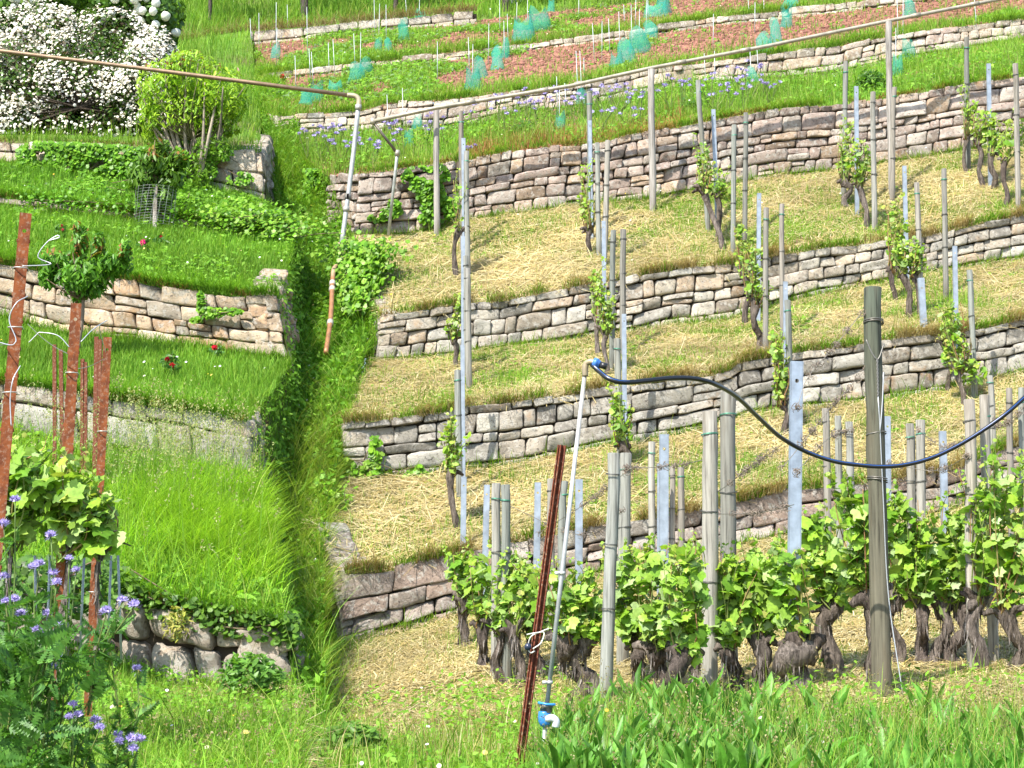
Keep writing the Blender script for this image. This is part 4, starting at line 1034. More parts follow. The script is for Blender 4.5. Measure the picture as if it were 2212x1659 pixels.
vine_px('AB', 2170, 450, 2170, 350, [(2175, 310, 30, 40), (2205, 300, 20, 50)], 'last of the four vine trunks at the far upper right, nearest the edge', 190, 9, 7, group=G1)
vine_px('BC', 985, 800, 980, 735, [(990, 670, 14, 32), (975, 712, 22, 22)], 'sparse vine leaning on the leftmost posts of the second mown terrace', 130, 9, 8, group=G1)
vine_px('BC', 1292, 768, 1290, 690, [(1285, 610, 16, 36), (1292, 640, 16, 30)], 'thin dark trunk beside a stouter vine at the middle of the second mown terrace', 120, 9, 6, group=G1)
vine_px('BC', 1310, 815, 1308, 722, [(1298, 640, 20, 36), (1310, 685, 26, 40)], 'stout vine with bright leaves between the posts at the middle of the second mown terrace', 230, 9.5, 9, group=G1)
vine_px('BC', 1609, 706, 1608, 600, [(1600, 510, 18, 30), (1612, 545, 22, 30)], 'vine with a straight dark trunk left of the crooked one on the second mown terrace', 160, 9, 7, group=G1)
vine_px('BC', 1637, 765, 1632, 660, [(1625, 580, 24, 40), (1640, 630, 28, 30)], 'vine with a crooked elbow in its trunk on the second mown terrace', 250, 10, 10, group=G1)
vine_px('BC', 1935, 655, 1925, 590, [(1930, 470, 22, 34), (1940, 515, 26, 34)], 'left trunk of three vines on the second mown terrace toward the right', 200, 9.5, 8, group=G1)
vine_px('BC', 1964, 692, 1945, 590, [(1955, 550, 36, 36)], 'leaning middle trunk of three vines on the second mown terrace toward the right', 240, 10, 10, group=G1)
vine_px('BC', 1982, 690, 1975, 600, [(1985, 560, 22, 34)], 'slender right trunk of three vines on the second mown terrace toward the right', 130, 10, 6, group=G1)
vine_px('CE', 990, 1150, 972, 1025, [(975, 935, 20, 38), (980, 985, 26, 40)], 'vine with a knobbly bent trunk at the left end of the third mown terrace', 260, 11, 10, group=G1)
vine_px('CE', 1350, 1010, 1346, 965, [(1335, 885, 22, 40), (1345, 925, 28, 34)], 'leafy vine by the dark post in the middle of the third mown terrace', 250, 11, 13, group=G1)
vine_px('CE', 1692, 945, 1690, 875, [(1675, 760, 20, 40), (1690, 820, 26, 50)], 'tall leafy vine against the grey wall behind the wide galvanised post', 300, 11, 10, group=G1)
vine_px('CE', 2080, 885, 2072, 800, [(2055, 690, 26, 40), (2068, 765, 34, 55), (2100, 815, 22, 34)], 'big leafy vine with a dark trunk at the right of the third mown terrace', 420, 11, 10, group=G1)
vine_px('CE', 2048, 850, 2045, 760, [(2045, 720, 20, 40)], 'thin trunk behind the big leafy vine at the right of the third mown terrace', 80, 11, 6, group=G1)
G2 = 'leafy vines of the bottom terrace'
FR = [ # base x y, head x y, blobs, leaves, leaf px, trunk px
 (1000, 1398, 1002, 1310, [(1000, 1235, 34, 42), (1020, 1290, 36, 34)], 260, 13, 13), (1042, 1450, 1040, 1360, [(1050, 1240, 40, 45), (1050, 1310, 36, 40)], 260, 13, 13),
 (1088, 1470, 1085, 1370, [(1100, 1250, 40, 48), (1090, 1320, 36, 34)], 260, 13, 13), (1118, 1480, 1110, 1375, [(1130, 1270, 36, 50)], 170, 13, 12),
 (1160, 1470, 1152, 1380, [(1160, 1280, 40, 50), (1150, 1340, 32, 26)], 240, 14, 12), (1238, 1520, 1225, 1400, [(1210, 1300, 50, 58), (1240, 1350, 42, 36)], 360, 15, 22),
 (1275, 1520, 1262, 1395, [(1270, 1290, 46, 52), (1280, 1350, 36, 40)], 300, 15, 19), (1385, 1480, 1380, 1405, [(1350, 1250, 50, 60), (1370, 1330, 50, 46)], 360, 16, 18),
 (1430, 1500, 1418, 1410, [(1420, 1225, 50, 60), (1430, 1330, 52, 60)], 380, 16, 18), (1482, 1545, 1470, 1420, [(1480, 1250, 52, 65), (1480, 1350, 50, 55)], 400, 17, 22),
 (1520, 1510, 1518, 1420, [(1530, 1270, 46, 65), (1520, 1370, 46, 42)], 330, 17, 16), (1590, 1500, 1570, 1400, [(1590, 1270, 52, 70), (1580, 1360, 46, 40)], 400, 17, 18),
 (1645, 1500, 1640, 1390, [(1650, 1240, 50, 62), (1650, 1320, 46, 42)], 380, 17, 20), (1720, 1500, 1735, 1410, [(1700, 1250, 48, 60), (1715, 1320, 40, 36)], 300, 18, 34),
 (1806, 1462, 1800, 1320, [(1770, 1180, 46, 66), (1800, 1240, 52, 55)], 380, 18, 21), (1893, 1506, 1888, 1300, [(1850, 1110, 52, 60), (1870, 1180, 60, 56), (1850, 1230, 56, 40)], 460, 19, 24),
 (1940, 1440, 1935, 1300, [(1945, 1130, 44, 56), (1945, 1210, 46, 45)], 300, 17, 14), (1993, 1440, 1990, 1310, [(1990, 1180, 46, 60), (1990, 1245, 44, 36)], 320, 15, 16),
 (2013, 1440, 2035, 1320, [(2040, 1190, 44, 60), (2045, 1250, 40, 36)], 300, 15, 14), (2065, 1445, 2075, 1320, [(2080, 1160, 46, 66), (2085, 1240, 40, 50)], 320, 15, 18),
 (2125, 1450, 2112, 1310, [(2125, 1100, 46, 60), (2120, 1190, 46, 70)], 360, 15, 19), (2190, 1448, 2175, 1330, [(2180, 1060, 50, 70), (2180, 1190, 50, 80), (2190, 1290, 40, 36)], 440, 16, 17),
 (2260, 1450, 2250, 1320, [(2250, 1050, 50, 70), (2255, 1190, 50, 80)], 320, 16, 17)]
for k, q in enumerate(FR):
    nm = 'swollen gnarled' if q[0] == 1720 else 'shaggy-barked'
    lab = '%s vine of the leafy bottom row, %s trunk from the left' % (nm, ordn(k))
    vine_px('T0', q[0], q[1], q[2], q[3], q[4], lab, int(q[5] * .70), q[6] * .95, q[7] * .85, True, group=G2)
# young vines on the left between the rusty posts
dl = 8.9
for xb, yb, xh, yh, blobs, nl, lab in ((20, 1440, 25, 1180, [(20, 1010, 60, 60), (40, 1090, 60, 60), (10, 1060, 60, 80)], 300, 'bright-leaved vine at the left edge behind the purple flowers'), (128, 1430, 150, 1180, [(120, 1060, 60, 66), (150, 1130, 60, 50)], 260, 'vine with large bright leaves around the middle rusty post'), (205, 1420, 215, 1190, [(215, 1110, 40, 50), (225, 1160, 36, 40), (185, 1080, 36, 44)], 200, 'vine whose leaves hang over the shorter thick rusty post')):
    s = mpx(dl)
    vine(P(xb, yb, dl), P(xh, yh, dl), [(P(a, b_, dl), c * s, .14, e * s) for a, b_, c, e in blobs], 21 * s, nl, lab, 4 * s, True, 'vines between the rusty posts')
g = Geo()
for k, (x0, x1) in enumerate(((150, 145), (108, 100), (182, 172), (255, 262), (75, 80), (240, 232))):
    tg_ = Geo(); q = [P(x0, 1200, 9.2), P(x1, 1425, 9.2)]; tube(tg_, q, .006, 6, (.36, .40, .40)); tag(build('plant_rod', tg_, M_zinc, q[1]), 'thin grey training rod under the left vine leaves, %s from the left' % ordn([4, 2, 3, 0, 1, 5].index([75, 108, 150, 182, 240, 255].index(x0)) if False else sorted([150, 108, 182, 255, 75, 240]).index(x0)), 'rod', 'training rods under the left vines')

# wires
def wp(key, x, y, xb, yb):
    return P(x, y, TR[key].hit(xb, yb)[1])
n1 = (1906, 1512); dN = nb[1]
WL = [([P(1867, 668, dN), P(1800, 745, dN - .1), P(1745, 810, dN - .2), P(1722, 880, dN - .3)], 'wire with dry tendrils running from the thick near post toward the wide steel post, topmost', 46),
      ([P(1868, 800, dN), P(1790, 880, dN), P(1735, 950, dN), P(1690, 1010, dN)], 'middle wire with dry tendrils left of the thick near post', 60),
      ([P(1690, 960, 11.3), P(1610, 1010, 11.8), P(1575, 1040, 12.1), P(1533, 1075, 12.4)], 'tendril-hung wire between the pair of thick posts and the wide steel post', 60),
      ([P(1533, 990, 12.4), P(1450, 1000, 12.7), P(1352, 1010, 13)], 'tendril-hung wire between the two pairs of thick wooden posts', 60),
      ([P(1352, 1020, 13), P(1260, 1085, 13.8), P(1165, 1150, 14.4)], 'tendril-hung wire descending from the shorter post pair to a steel post', 50),
      ([P(1350, 1100, 13), P(1260, 1150, 13.8), P(1095, 1090, 14.6)], 'lower slack wire with tendrils behind the leaning stake', 40),
      ([P(2150, 905, 13), P(2050, 960, 13.4), P(1985, 930, 13.8)], 'tendril-hung wire between the short posts at the right', 50),
      ([P(2212, 880, 12.6), P(2170, 910, 12.8), P(2126, 920, 13)], 'tendril-hung wire reaching the right edge above the leaves', 40),
      ([P(2090, 985, 12.6), P(2020, 1010, 12.9), P(1920, 1000, 13)], 'lower tendril-hung wire behind the sagging black hose', 40),
      ([P(1720, 1020, 11.2), P(1790, 940, 11.5), P(1840, 930, 12)], 'short tendril-hung wire right of the wide steel post', 44),
      ([P(1715, 1090, 11.2), P(1640, 1100, 11.8), P(1540, 1110, 12.4)], 'lowest tendril-hung wire just above the front leaves', 50)]
for pts, lab, t in WL: wire(pts, lab, .0024, t)
for k, (x0, y0, x1, y1) in enumerate(((43, 580, -200, 552), (30, 740, -200, 760), (160, 770, 60, 700), (225, 775, 150, 795))):
    wire([P(x0, y0, 8.2 + k * .4), P(x1, y1, 8.6 + k * .5)], 'fine bare wire tied to the rusty posts, %s from the top' % ordn([0, 2, 1, 3][k]), .0018, 0, group='wires on the rusty posts')
def strand(pts, lab):
    q = smooth_path(A([P(*k) for k in pts]), 40); g = Geo(); tube(g, q, .0024, 5, (.55, .56, .57)); tag(build('loose_wire', g, M_wire, q[0]), lab, 'wire', 'loose wire ends on the rusty posts')
strand([(48, 575, 7.95), (110, 570, 8), (82, 555, 8), (100, 525, 8), (125, 508, 8), (130, 512, 8), (105, 520, 8)], 'loose curled wire end sticking out beside the tallest rusty post')
strand([(60, 640, 7.95), (35, 655, 7.9), (20, 690, 7.9), (35, 735, 7.9), (28, 745, 7.9), (0, 740, 8)], 'loose wire looped down the front of the tallest rusty post')
strand([(44, 790, 7.95), (28, 820, 7.9), (22, 860, 7.9), (24, 920, 7.9)], 'loose wire hanging along the lower part of the tallest rusty post')
strand([(150, 750, 8.9), (125, 725, 8.9), (85, 718, 8.9), (80, 722, 8.9), (62, 740, 8.9)], 'loose hooked wire end left of the middle rusty post')
strand([(175, 738, 8.9), (200, 712, 9), (232, 692, 9.2), (215, 705, 9.3), (228, 760, 9.6)], 'loose wire arching from the middle to the shorter rusty post')
# ---------------------------------------------------------------- shrubs, small trees, ivy
def blob_points(n, blobs, shell=.55):
    v = A([b[1] * b[2] * b[3] for b in blobs]) ** .7; i = rng.choice(len(blobs), n, p=v / v.sum())
    c = A([b[0] for b in blobs], float)[i]; s = A([b[1:] for b in blobs], float)[i]
    dr = rdir(n); r = (shell + (1 - shell) * rng.random((n, 1)) ** .6) * (.8 + .35 * vn(dr * 2.3 + i[:, None]))[:, None]
    return c + dr * s * r, nrm(dr / s)
def pxblob(x, y, d, hx, hy, hd):
    s = mpx(d); return (P(x, y, d), hx * s, hd, hy * s)
DOME = (A([[0, 0, .5]] + [[math.cos(a), math.sin(a), .0] for a in np.arange(7) / 7 * 6.283]), [A([[0, 1 + i, 1 + (i + 1) % 7] for i in range(7)])])
def branches(g, base, tips, r0, r1, col, seg=6, wig=.08):
    for t in tips:
        m_ = base + (t - base) * .45 + rdir(1)[0] * np.linalg.norm(t - base) * wig
        tube(g, smooth_path([base, m_, t], 9), np.linspace(r0, r1, 9), seg, pal([col], 1)[0], wob=.05)
# big white flowering shrub
b0 = P(170, 308, 26.6)
bl = [pxblob(355, 175, 27.3, 36, 70, .4), pxblob(60, 200, 27.3, 130, 120, .9), pxblob(190, 190, 27.3, 130, 125, .9), pxblob(300, 190, 27.2, 95, 115, .8), pxblob(250, 100, 28, 130, 80, 1.0), pxblob(90, 90, 28, 130, 75, 1.0), pxblob(-60, 180, 27.6, 120, 140, 1.0), pxblob(325, 255, 26.9, 60, 60, .4), pxblob(335, 130, 27.6, 62, 70, .6), pxblob(40, 265, 26.9, 90, 50, .4), pxblob(140, 272, 26.9, 80, 45, .4), pxblob(235, 265, 26.9, 80, 50, .4), pxblob(-60, 265, 26.9, 90, 50, .4)]
g = Geo(); branches(g, b0, A([b[0] for b in bl]), .025, .01, (.07, .055, .04))
p, _ = blob_points(60, bl, .2); branches(g, b0 + A([0, 0, .5]), p, .015, .006, (.07, .055, .04))
ws = tag(build('flowering_shrub', g, M_bark, b0), 'huge shrub covered in small white blossom clusters above the ivy wall', 'shrub')
g = Geo(); n = 34000; p, nr = blob_points(n, bl, .35); leaves(g, DIAM, p, nrm(nr + rdir(n) * .8), rdir(n), rng.uniform(.02, .045, n), pal([(.04, .09, .015), (.065, .14, .018), (.10, .2, .025), (.10, .07, .04)], n, .2)); build('foliage', g, M_leaf, b0, ws)
g = Geo(); n = 26000; p, nr = blob_points(n * 2, bl, .72); k = (vn(p * 2.1) * .6 + vn(p * 5) * .4) > rng.uniform(.3, .66, n * 2); p, nr = p[k][:n], nr[k][:n]; n = len(p)
X, Y, Z = frames(nrm(nr * .6 + rdir(n) * .5 + A([-.1, -.3, .6])), rdir(n)); g.inst(DOME[0], DOME[1], p + nr * .02, X, Y, Z, rng.uniform(.008, .029, n), pal([(.80, .78, .68), (.82, .80, .74), (.70, .62, .46), (.78, .72, .58)], n, .06)); build('blossoms', g, M_petal, b0, ws)
# snowball bush behind it
b0 = P(235, 60, 31.5); bl = [pxblob(290, 15, 28.2, 110, 50, .8), pxblob(150, 2, 28.5, 90, 36, .8), pxblob(350, 50, 28.0, 46, 56, .6), pxblob(5, 30, 28.2, 60, 45, .7), pxblob(200, -50, 29.5, 200, 60, 1.2)]
g = Geo(); p, _ = blob_points(26, bl, .2); branches(g, b0 - A([0, 0, .6]), p, .04, .012, (.16, .12, .08))
sb = tag(build('snowball_bush', g, M_bark, b0), 'green bush with round white snowball flowers at the top left edge', 'shrub')
g = Geo(); n = 11000; p, nr = blob_points(n, bl, .5); leaves(g, VINE_S, p, nrm(nr + rdir(n) * .7), rdir(n), rng.uniform(.035, .06, n), pal([(.09, .19, .025), (.13, .26, .04), (.06, .13, .02)], n, .15)); build('foliage', g, M_leaf, b0, sb)
ICO = nrm(A([[a, b, c] for a in (-1, 0, 1) for b in (-1, 0, 1) for c in (-1, 0, 1) if abs(a) + abs(b) + abs(c) > 0], float))
p, nr = blob_points(900, bl, .93); k = (nr[:, 1] < .1) & (vn(p * 1.6) > .42); p, nr = p[k], nr[k]; p = p + nr * .05
sph = A([[math.cos(a) * math.cos(e), math.sin(a) * math.cos(e), math.sin(e)] for e in np.linspace(-1.57, 1.57, 7) for a in np.arange(10) / 10 * 6.283])
sf = A([[r * 10 + i, r * 10 + (i + 1) % 10, r * 10 + 10 + (i + 1) % 10, r * 10 + 10 + i] for r in range(6) for i in range(10)])
p = p[np.argsort(-proj(p)[1] + 40 * p[:, 1])][::1]
g = Geo()
for k, (q, s) in enumerate(zip(p, rng.uniform(.04, .072, n))):
    if k <= 98: g = Geo()
    v = sph * s * (.86 + .3 * vn(sph * 5 + q))[:, None] + q; g.add(v, [sf], pal([(.78, .80, .66), (.76, .77, .72)], 1, .03)[0])
    if k < 98: build('snowball_flower', g, M_petal, b0, sb)
tag(build('snowball_flower', g, M_petal, b0, sb), kind='stuff')
# yellow-green shrub with many upright stems
b0 = TR['L4'].hit(425, 404); d = b0[1]
bl = [pxblob(345, 205, d + .1, 66, 75, .55), pxblob(420, 170, d, 85, 62, .6), pxblob(485, 210, d - .1, 62, 66, .5), pxblob(400, 255, d, 90, 55, .5), pxblob(330, 265, d, 42, 48, .4), pxblob(390, 140, d, 34, 34, .3), pxblob(470, 260, d, 50, 50, .3)]
p, _ = blob_points(34, bl, .5); g = Geo(); branches(g, b0 - A([0, 0, .1]), p[:16], .035, .008, (.30, .25, .19), wig=.1); branches(g, b0 - A([0, 0, .1]), p[16:], .022, .006, (.24, .2, .14), wig=.12)
ys = tag(build('green_shrub', g, M_twig, b0), 'airy yellow-green shrub with many pale stems in front of the white blossoms', 'shrub')
p, nr = blob_points(90, bl, .8); g = Geo(); branches(g, P(412, 300, d), p, .010, .003, (.22, .2, .1), seg=5)
build('twigs', g, M_twig, b0, ys)
g = Geo(); n = 8000; p, nr = blob_points(n, bl, .35); k = vn(p * A([5, 5, 2.])) > .42; p, nr = p[k], nr[k]; n = len(p); col = pal([(.27, .46, .02), (.34, .50, .03), (.18, .35, .018)], n, .15); j = (p[:, 2] > np.quantile(p[:, 2], .8)) & (rng.random(n) < .12); col[j] = (.22, .08, .03)
leaves(g, LANCE, p, nrm(nr * .4 + rdir(n) * .6 + A([0, -.3, .3])), nrm(rdir(n) * .7 + A([0, 0, .9])), rng.uniform(.028, .055, n), col)
q = P(A([420, 425, 415, 430, 470, 440]), A([395, 380, 370, 400, 320, 330]), d - .15); k = rng.integers(0, 6, 700); leaves(g, LANCE, q[k] + rdir(700) * .16, rdir(700), rdir(700) + A([0, 0, .6]), rng.uniform(.03, .055, 700), pal([(.12, .25, .02), (.18, .32, .03)], 700))
build('foliage', g, M_leaf, b0, ys)
# small cherry with stake
def small_tree(b, stem_top, bl, nl, size, cols, label, stem=.018, cut=.33, redtop=.08):
    g = Geo(); tube(g, smooth_path([b - A([0, 0, .1]), (b + stem_top) / 2 + A([.02, 0, 0]), stem_top], 9), np.linspace(stem, stem * .7, 9), 8, (.20, .15, .11), wob=.04)
    p, _ = blob_points(16, bl, .5); branches(g, stem_top - A([0, 0, .04]), p, stem * .6, .004, (.16, .11, .07))
    o = tag(build('young_tree', g, M_twig, b), label, 'tree')
    g = Geo(); p, nr = blob_points(nl, bl, .25); k = vn(p * 6) > cut; p, nr = p[k], nr[k]; n = len(p); col = pal(cols, n, .16)
    j = (p[:, 2] > np.quantile(p[:, 2], .75)) & (rng.random(n) < redtop * 3); col[j] = pal([(.30, .12, .03), (.3, .22, .04)], j.sum())
    leaves(g, LANCE, p, nrm(nr * .4 + rdir(n) * .7 + A([-.1, -.3, .5])), nrm(rdir(n) * .6 + A([0, -.1, -.8])), size * rng.uniform(.6, 1.3, n), col); build('foliage', g, M_leaf, b, o)
    return o
b = TR['L3'].hit(336, 492); d = b[1]
small_tree(b, P(335, 395, d), [pxblob(330, 350, d, 44, 36, .25), pxblob(312, 390, d, 40, 34, .22), pxblob(368, 385, d, 32, 34, .2), pxblob(345, 322, d, 26, 24, .2), pxblob(385, 345, d, 22, 22, .2), pxblob(335, 425, d, 40, 26, .2)], 2000, .062, [(.11, .23, .025), (.16, .29, .035), (.08, .17, .02)], 'young cherry tree with drooping leaves tied to a stake on the green slope')
steel_post(TR['L3'].hit(333, 498), P(336, 402, d - .1), 8 * mpx(d), 'slim grey stake beside the young cherry tree', None, (.42, .38, .33), M_wood, 'tree_stake', hole=False, cat='stake')
g = Geo(); c = TR['L3'].hit(335, 490); a = np.linspace(0, 6.283, 20)
for z in np.arange(0, .5, .035): tube(g, c + np.stack([np.cos(a) * .26, np.sin(a) * .26, a * 0 + z], -1), .002, 3, (.4, .42, .38), cap=False)
for q in a[:-1]: tube(g, [c + A([math.cos(q) * .26, math.sin(q) * .26, 0]), c + A([math.cos(q + .3) * .26, math.sin(q + .3) * .26, .5])], .002, 3, (.4, .42, .38), cap=False)
tag(build('wire_guard', g, M_wire, c), 'round wire mesh guard at the foot of the young cherry tree', 'guard')
d = 19.6; b = P(166, 745, d)
small_tree(b, P(180, 640, d), [pxblob(178, 600, d, 66, 36, .35), pxblob(172, 525, d, 20, 48, .16), pxblob(120, 560, d, 34, 34, .2), pxblob(238, 572, d, 50, 30, .25), pxblob(212, 530, d, 16, 34, .14), pxblob(165, 625, d, 56, 26, .3), pxblob(268, 545, d, 18, 26, .14), pxblob(105, 600, d, 22, 26, .2)], 3400, .046, [(.07, .20, .015), (.10, .26, .018), (.16, .34, .03)], 'small dark-leaved peach tree in front of the peach coloured wall', .025, .3)

# ivy
IV = [(.11, .28, .014), (.16, .36, .02), (.075, .2, .01), (.22, .42, .03)]
def ivy(label, p, nr, size, cols=IV, tm=IVY):
    n = len(p); g = Geo(); o = p.mean(0)
    for k in range(10):
        a, b_ = p[rng.integers(0, n, 2)]; tube(g, smooth_path([a, (a + b_) / 2 + rdir(1)[0] * .05, b_], 8), .005, 4, (.16, .12, .07))
    r = tag(build('ivy', g, M_twig, o), label, 'ivy', 'ivy on the walls')
    g = Geo(); leaves(g, tm, p, nrm(nr + rdir(n) * .55 + A([0, 0, .15])), nrm(rdir(n) * .6 + A([0, -.2, -.8])), size * rng.uniform(.6, 1.3, n), pal(cols, n, .15)); build('foliage', g, M_leaf, o, r)
def wall_pts(b, t, n, poly, out=.09, seed=0, thick=.12):
    """points in front of a wall inside photo rectangles/ellipses (x, y, hx, hy)"""
    out_ = []
    while sum(len(q) for q in out_) < n:
        c = A(poly)[rng.choice(len(poly), n, p=A([q[2] * q[3] for q in poly]) / sum(q[2] * q[3] for q in poly))]
        a = rng.uniform(0, 6.283, n); r = rng.random(n) ** .5
        x = c[:, 0] + np.cos(a) * r * c[:, 2]; y = c[:, 1] + np.sin(a) * r * c[:, 3]
        k = vn(np.c_[x / 22, y / 22, x * 0 + seed]) > .27; x, y = x[k], y[k]
        out_.append(P(x, y, np.interp(x, b.x, b.d) - out - rng.random(len(x)) * thick))
    return np.concatenate(out_)[:n]
front = lambda n: nrm(np.tile(A([-.15, -1, .35]), (n, 1)))
ivy('thick ivy carpet hanging over the wall under the white shrub', wall_pts(L1b, L1t, 5200, [(x, np.interp(x, L1t.x, L1t.y) + 32, 40, 34) for x in range(75, 400, 30)], .05, 1, .2), front(5200), .042)
ivy('ivy among the bare stones at the right of the upper garden wall', wall_pts(L1b, L1t, 700, [(465, 330, 40, 20), (450, 370, 22, 40), (520, 385, 30, 14)], .05, 4), front(700), .035)
p = np.concatenate([TR['L3'].hit(x, y)[None] + rng.normal(0, 1, (500, 3)) * A([.32, .16, .10]) + A([0, -.05, .16]) for x, y in ((580, 512), (530, 505), (610, 530))])
ivy('rounded ivy mound at the right end of the middle garden slope', p, nrm(A([-.2, -.5, .8]) + rdir(len(p)) * .3), .042, IV[1:] + [(.24, .36, .05)])
p = np.concatenate([L2t.px(rng.uniform(60, 640, 2400), -.05) + rng.normal(0, .09, (2400, 3))])
ivy('low ivy creeping along the mossy stone edging of the garden', p, nrm(A([-.1, -.6, .7]) + rdir(len(p)) * .4), .034, IV[:3])
p = np.concatenate([L1b.px(rng.uniform(150, 420, 900), -.9) + rng.normal(0, .12, (900, 3)) - A([0, 0, .32])]); ivy('low creeping ivy strip on the grass below the upper garden wall', p, nrm(A([-.1, -.5, .8]) + rdir(900) * .4), .034, IV[:3])
ivy('ivy trail branching over the upper part of the peach coloured wall', wall_pts(L3b, L3t, 420, [(435, 655, 9, 26), (455, 675, 26, 12), (490, 672, 34, 8), (425, 690, 14, 6)], .04, 3, .05), front(420), .032, IV[1:])
ivy('ivy patch at the left corner of the tallest wall, behind the thin down pipe', wall_pts(Ab, At, 1500, [(905, 385, 36, 28), (930, 420, 30, 40), (945, 380, 26, 26), (960, 450, 26, 26), (930, 470, 24, 16)], .03, 5), front(1500), .045)
ivy('small ivy sprig in the middle of the corner stones of the tallest wall', wall_pts(Ab, At, 330, [(835, 455, 34, 15), (815, 470, 20, 8), (850, 440, 16, 10)], .03, 7, .06), front(330), .04)
n = 1700; x = rng.normal(684, 12, n); y = rng.uniform(365, 500, n); ivy('ivy curtain on the gully bank left of the tallest wall', P(x, y, 27.2 + rng.normal(0, .1, n)), nrm(A([-.5, -.8, .3]) + rdir(n) * .3), .045)
n = 3600; t = rng.random(n); x = 790 - 20 * t + rng.normal(0, 26 - 10 * t, n) + 30 * (t < .15) * rng.normal(0, 1, n); y = 530 + 135 * t + rng.normal(0, 12, n)
ivy('big bright ivy cascade spilling into the gully beside the zigzag pipe', P(x, y, 23.9 - .9 * t + rng.normal(0, .12, n)), nrm(A([-.5, -.7, .5]) + rdir(n) * .3), .05, IV[1:] + [(.24, .38, .05)])
ivy('small ivy creeper climbing the left end of the clean grey wall', wall_pts(Cb, Ct, 900, [(812, 975, 12, 36), (800, 1015, 22, 20), (745, 1015, 24, 26), (770, 1035, 40, 10), (722, 1030, 20, 30), (905, 1025, 36, 8), (905, 1000, 8, 22)], .03, 8, .08), front(900), .042, IV[1:] + [(.27, .4, .06)])
n = 800; ivy('pale green creeper on the gully edge below the clean grey wall', P(rng.normal(706, 22, n), rng.normal(1095, 26, n), 18.6 + rng.normal(0, .1, n)), nrm(A([-.3, -.6, .6]) + rdir(n) * .4), .042, IV[1:] + [(.27, .4, .06)])
n = 2000; x = rng.uniform(235, 645, n); p = L5t.px(x, rng.uniform(-.12, .25, n)) + A([0, 0, 1.]) * (rng.random((n, 1)) * .2 - .12 + .22 * np.clip((330 - x) / 100, 0, 1)[:, None] * rng.random((n, 1))); ivy('ivy draped over the big boulders of the low wall at the lower left', p, nrm(A([-.1, -.7, .7]) + rdir(n) * .4), .036, [(.06, .14, .02), (.10, .2, .025), (.15, .28, .03)])
n = 1000; x = rng.uniform(-20, 250, n); ivy('dark ivy behind the rusty posts under the left vine leaves', P(x, rng.uniform(1200, 1330, n), 12.6 + rng.normal(0, .15, n)), nrm(A([-.1, -.7, .5]) + rdir(n) * .4), .038, [(.06, .14, .02), (.10, .2, .025), (.13, .26, .03)])
# leafy weeds with names of their own
def bushy(label, x, y, d, hx, hy, n, size, cols, name='weed_clump', hd=.2, tm=LANCE):
    s = mpx(d); b = P(x, y + hy, d); g = Geo(); p, nr = blob_points(max(8, n // 40), [pxblob(x, y, d, hx, hy, hd)], .5); branches(g, b, p, .005, .003, (.16, .22, .06), 4)
    o = tag(build(name, g, M_twig, b), label, 'plant'); g = Geo(); p, nr = blob_points(n, [pxblob(x, y, d, hx, hy, hd)], .15)
    leaves(g, tm, p, nrm(nr * .3 + rdir(n) * .6 + A([0, -.2, .6])), nrm(rdir(n) * .8 + A([0, 0, .2])), size * rng.uniform(.6, 1.3, n), pal(cols, n, .16)); build('foliage', g, M_leaf, b, o)
bushy('nettle-like green clump before the boulders, right of the low wall', 540, 1460, 11.8, 75, 50, 900, .038, [(.10, .23, .03), (.14, .29, .04)])
bushy('yellowish seeding plant growing from the joints of the low boulder wall', 382, 1348, 12.9, 34, 40, 260, .022, [(.34, .34, .06), (.42, .38, .10), (.26, .3, .05)])
bushy('tall green herb beside the gully mouth at the bottom', 760, 1600, 10, 70, 40, 700, .034, [(.10, .22, .03), (.15, .28, .04)])
for k, (x, y, hx, hy) in enumerate(((1500, 250, 50, 40), (1880, 178, 34, 26), (1135, 300, 45, 40))):
    bushy('dark ferny herb bush above the tallest wall, %s from the left' % ordn([1, 2, 0][k]), x, y, 28.4, hx, hy, 1100, .04, [(.05, .14, .02), (.08, .19, .025), (.11, .23, .03)], 'herb_bush', .3)
# broad green leaves at the lower right
n = 330; p, nr = TR['T0'].sample(n, both(lambda X, Y, G: np.clip((Y - 1545) / 60, 0, 1) * ((X > 1180) & (X < 1780)) + .25 * (X > 1700) * np.clip((Y - 1570) / 60, 0, 1), clump(1.6, .42, .6, 8, base=.08)), 1); g = Geo()
LANC = (LANCE[0] * A([.6, 1, 1.8]), LANCE[1])
for k in range(6):
    a = rng.uniform(0, 6.28, n); t = nrm(np.stack([np.cos(a) * .55, np.sin(a) * .55, rng.uniform(.6, 1.2, n)], -1)); s = rng.uniform(.045, .12, n)
    leaves(g, LANC, p + t * s[:, None] * .9 + A([0, 0, 1.]) * rng.uniform(0, .14, (n, 1)), nrm(np.cross(t, rdir(n))), t, s, pal([(.10, .27, .03), (.15, .35, .05), (.21, .42, .08)], n, .2))
tag(build('broadleaf_weeds', g, M_leaf), kind='stuff')

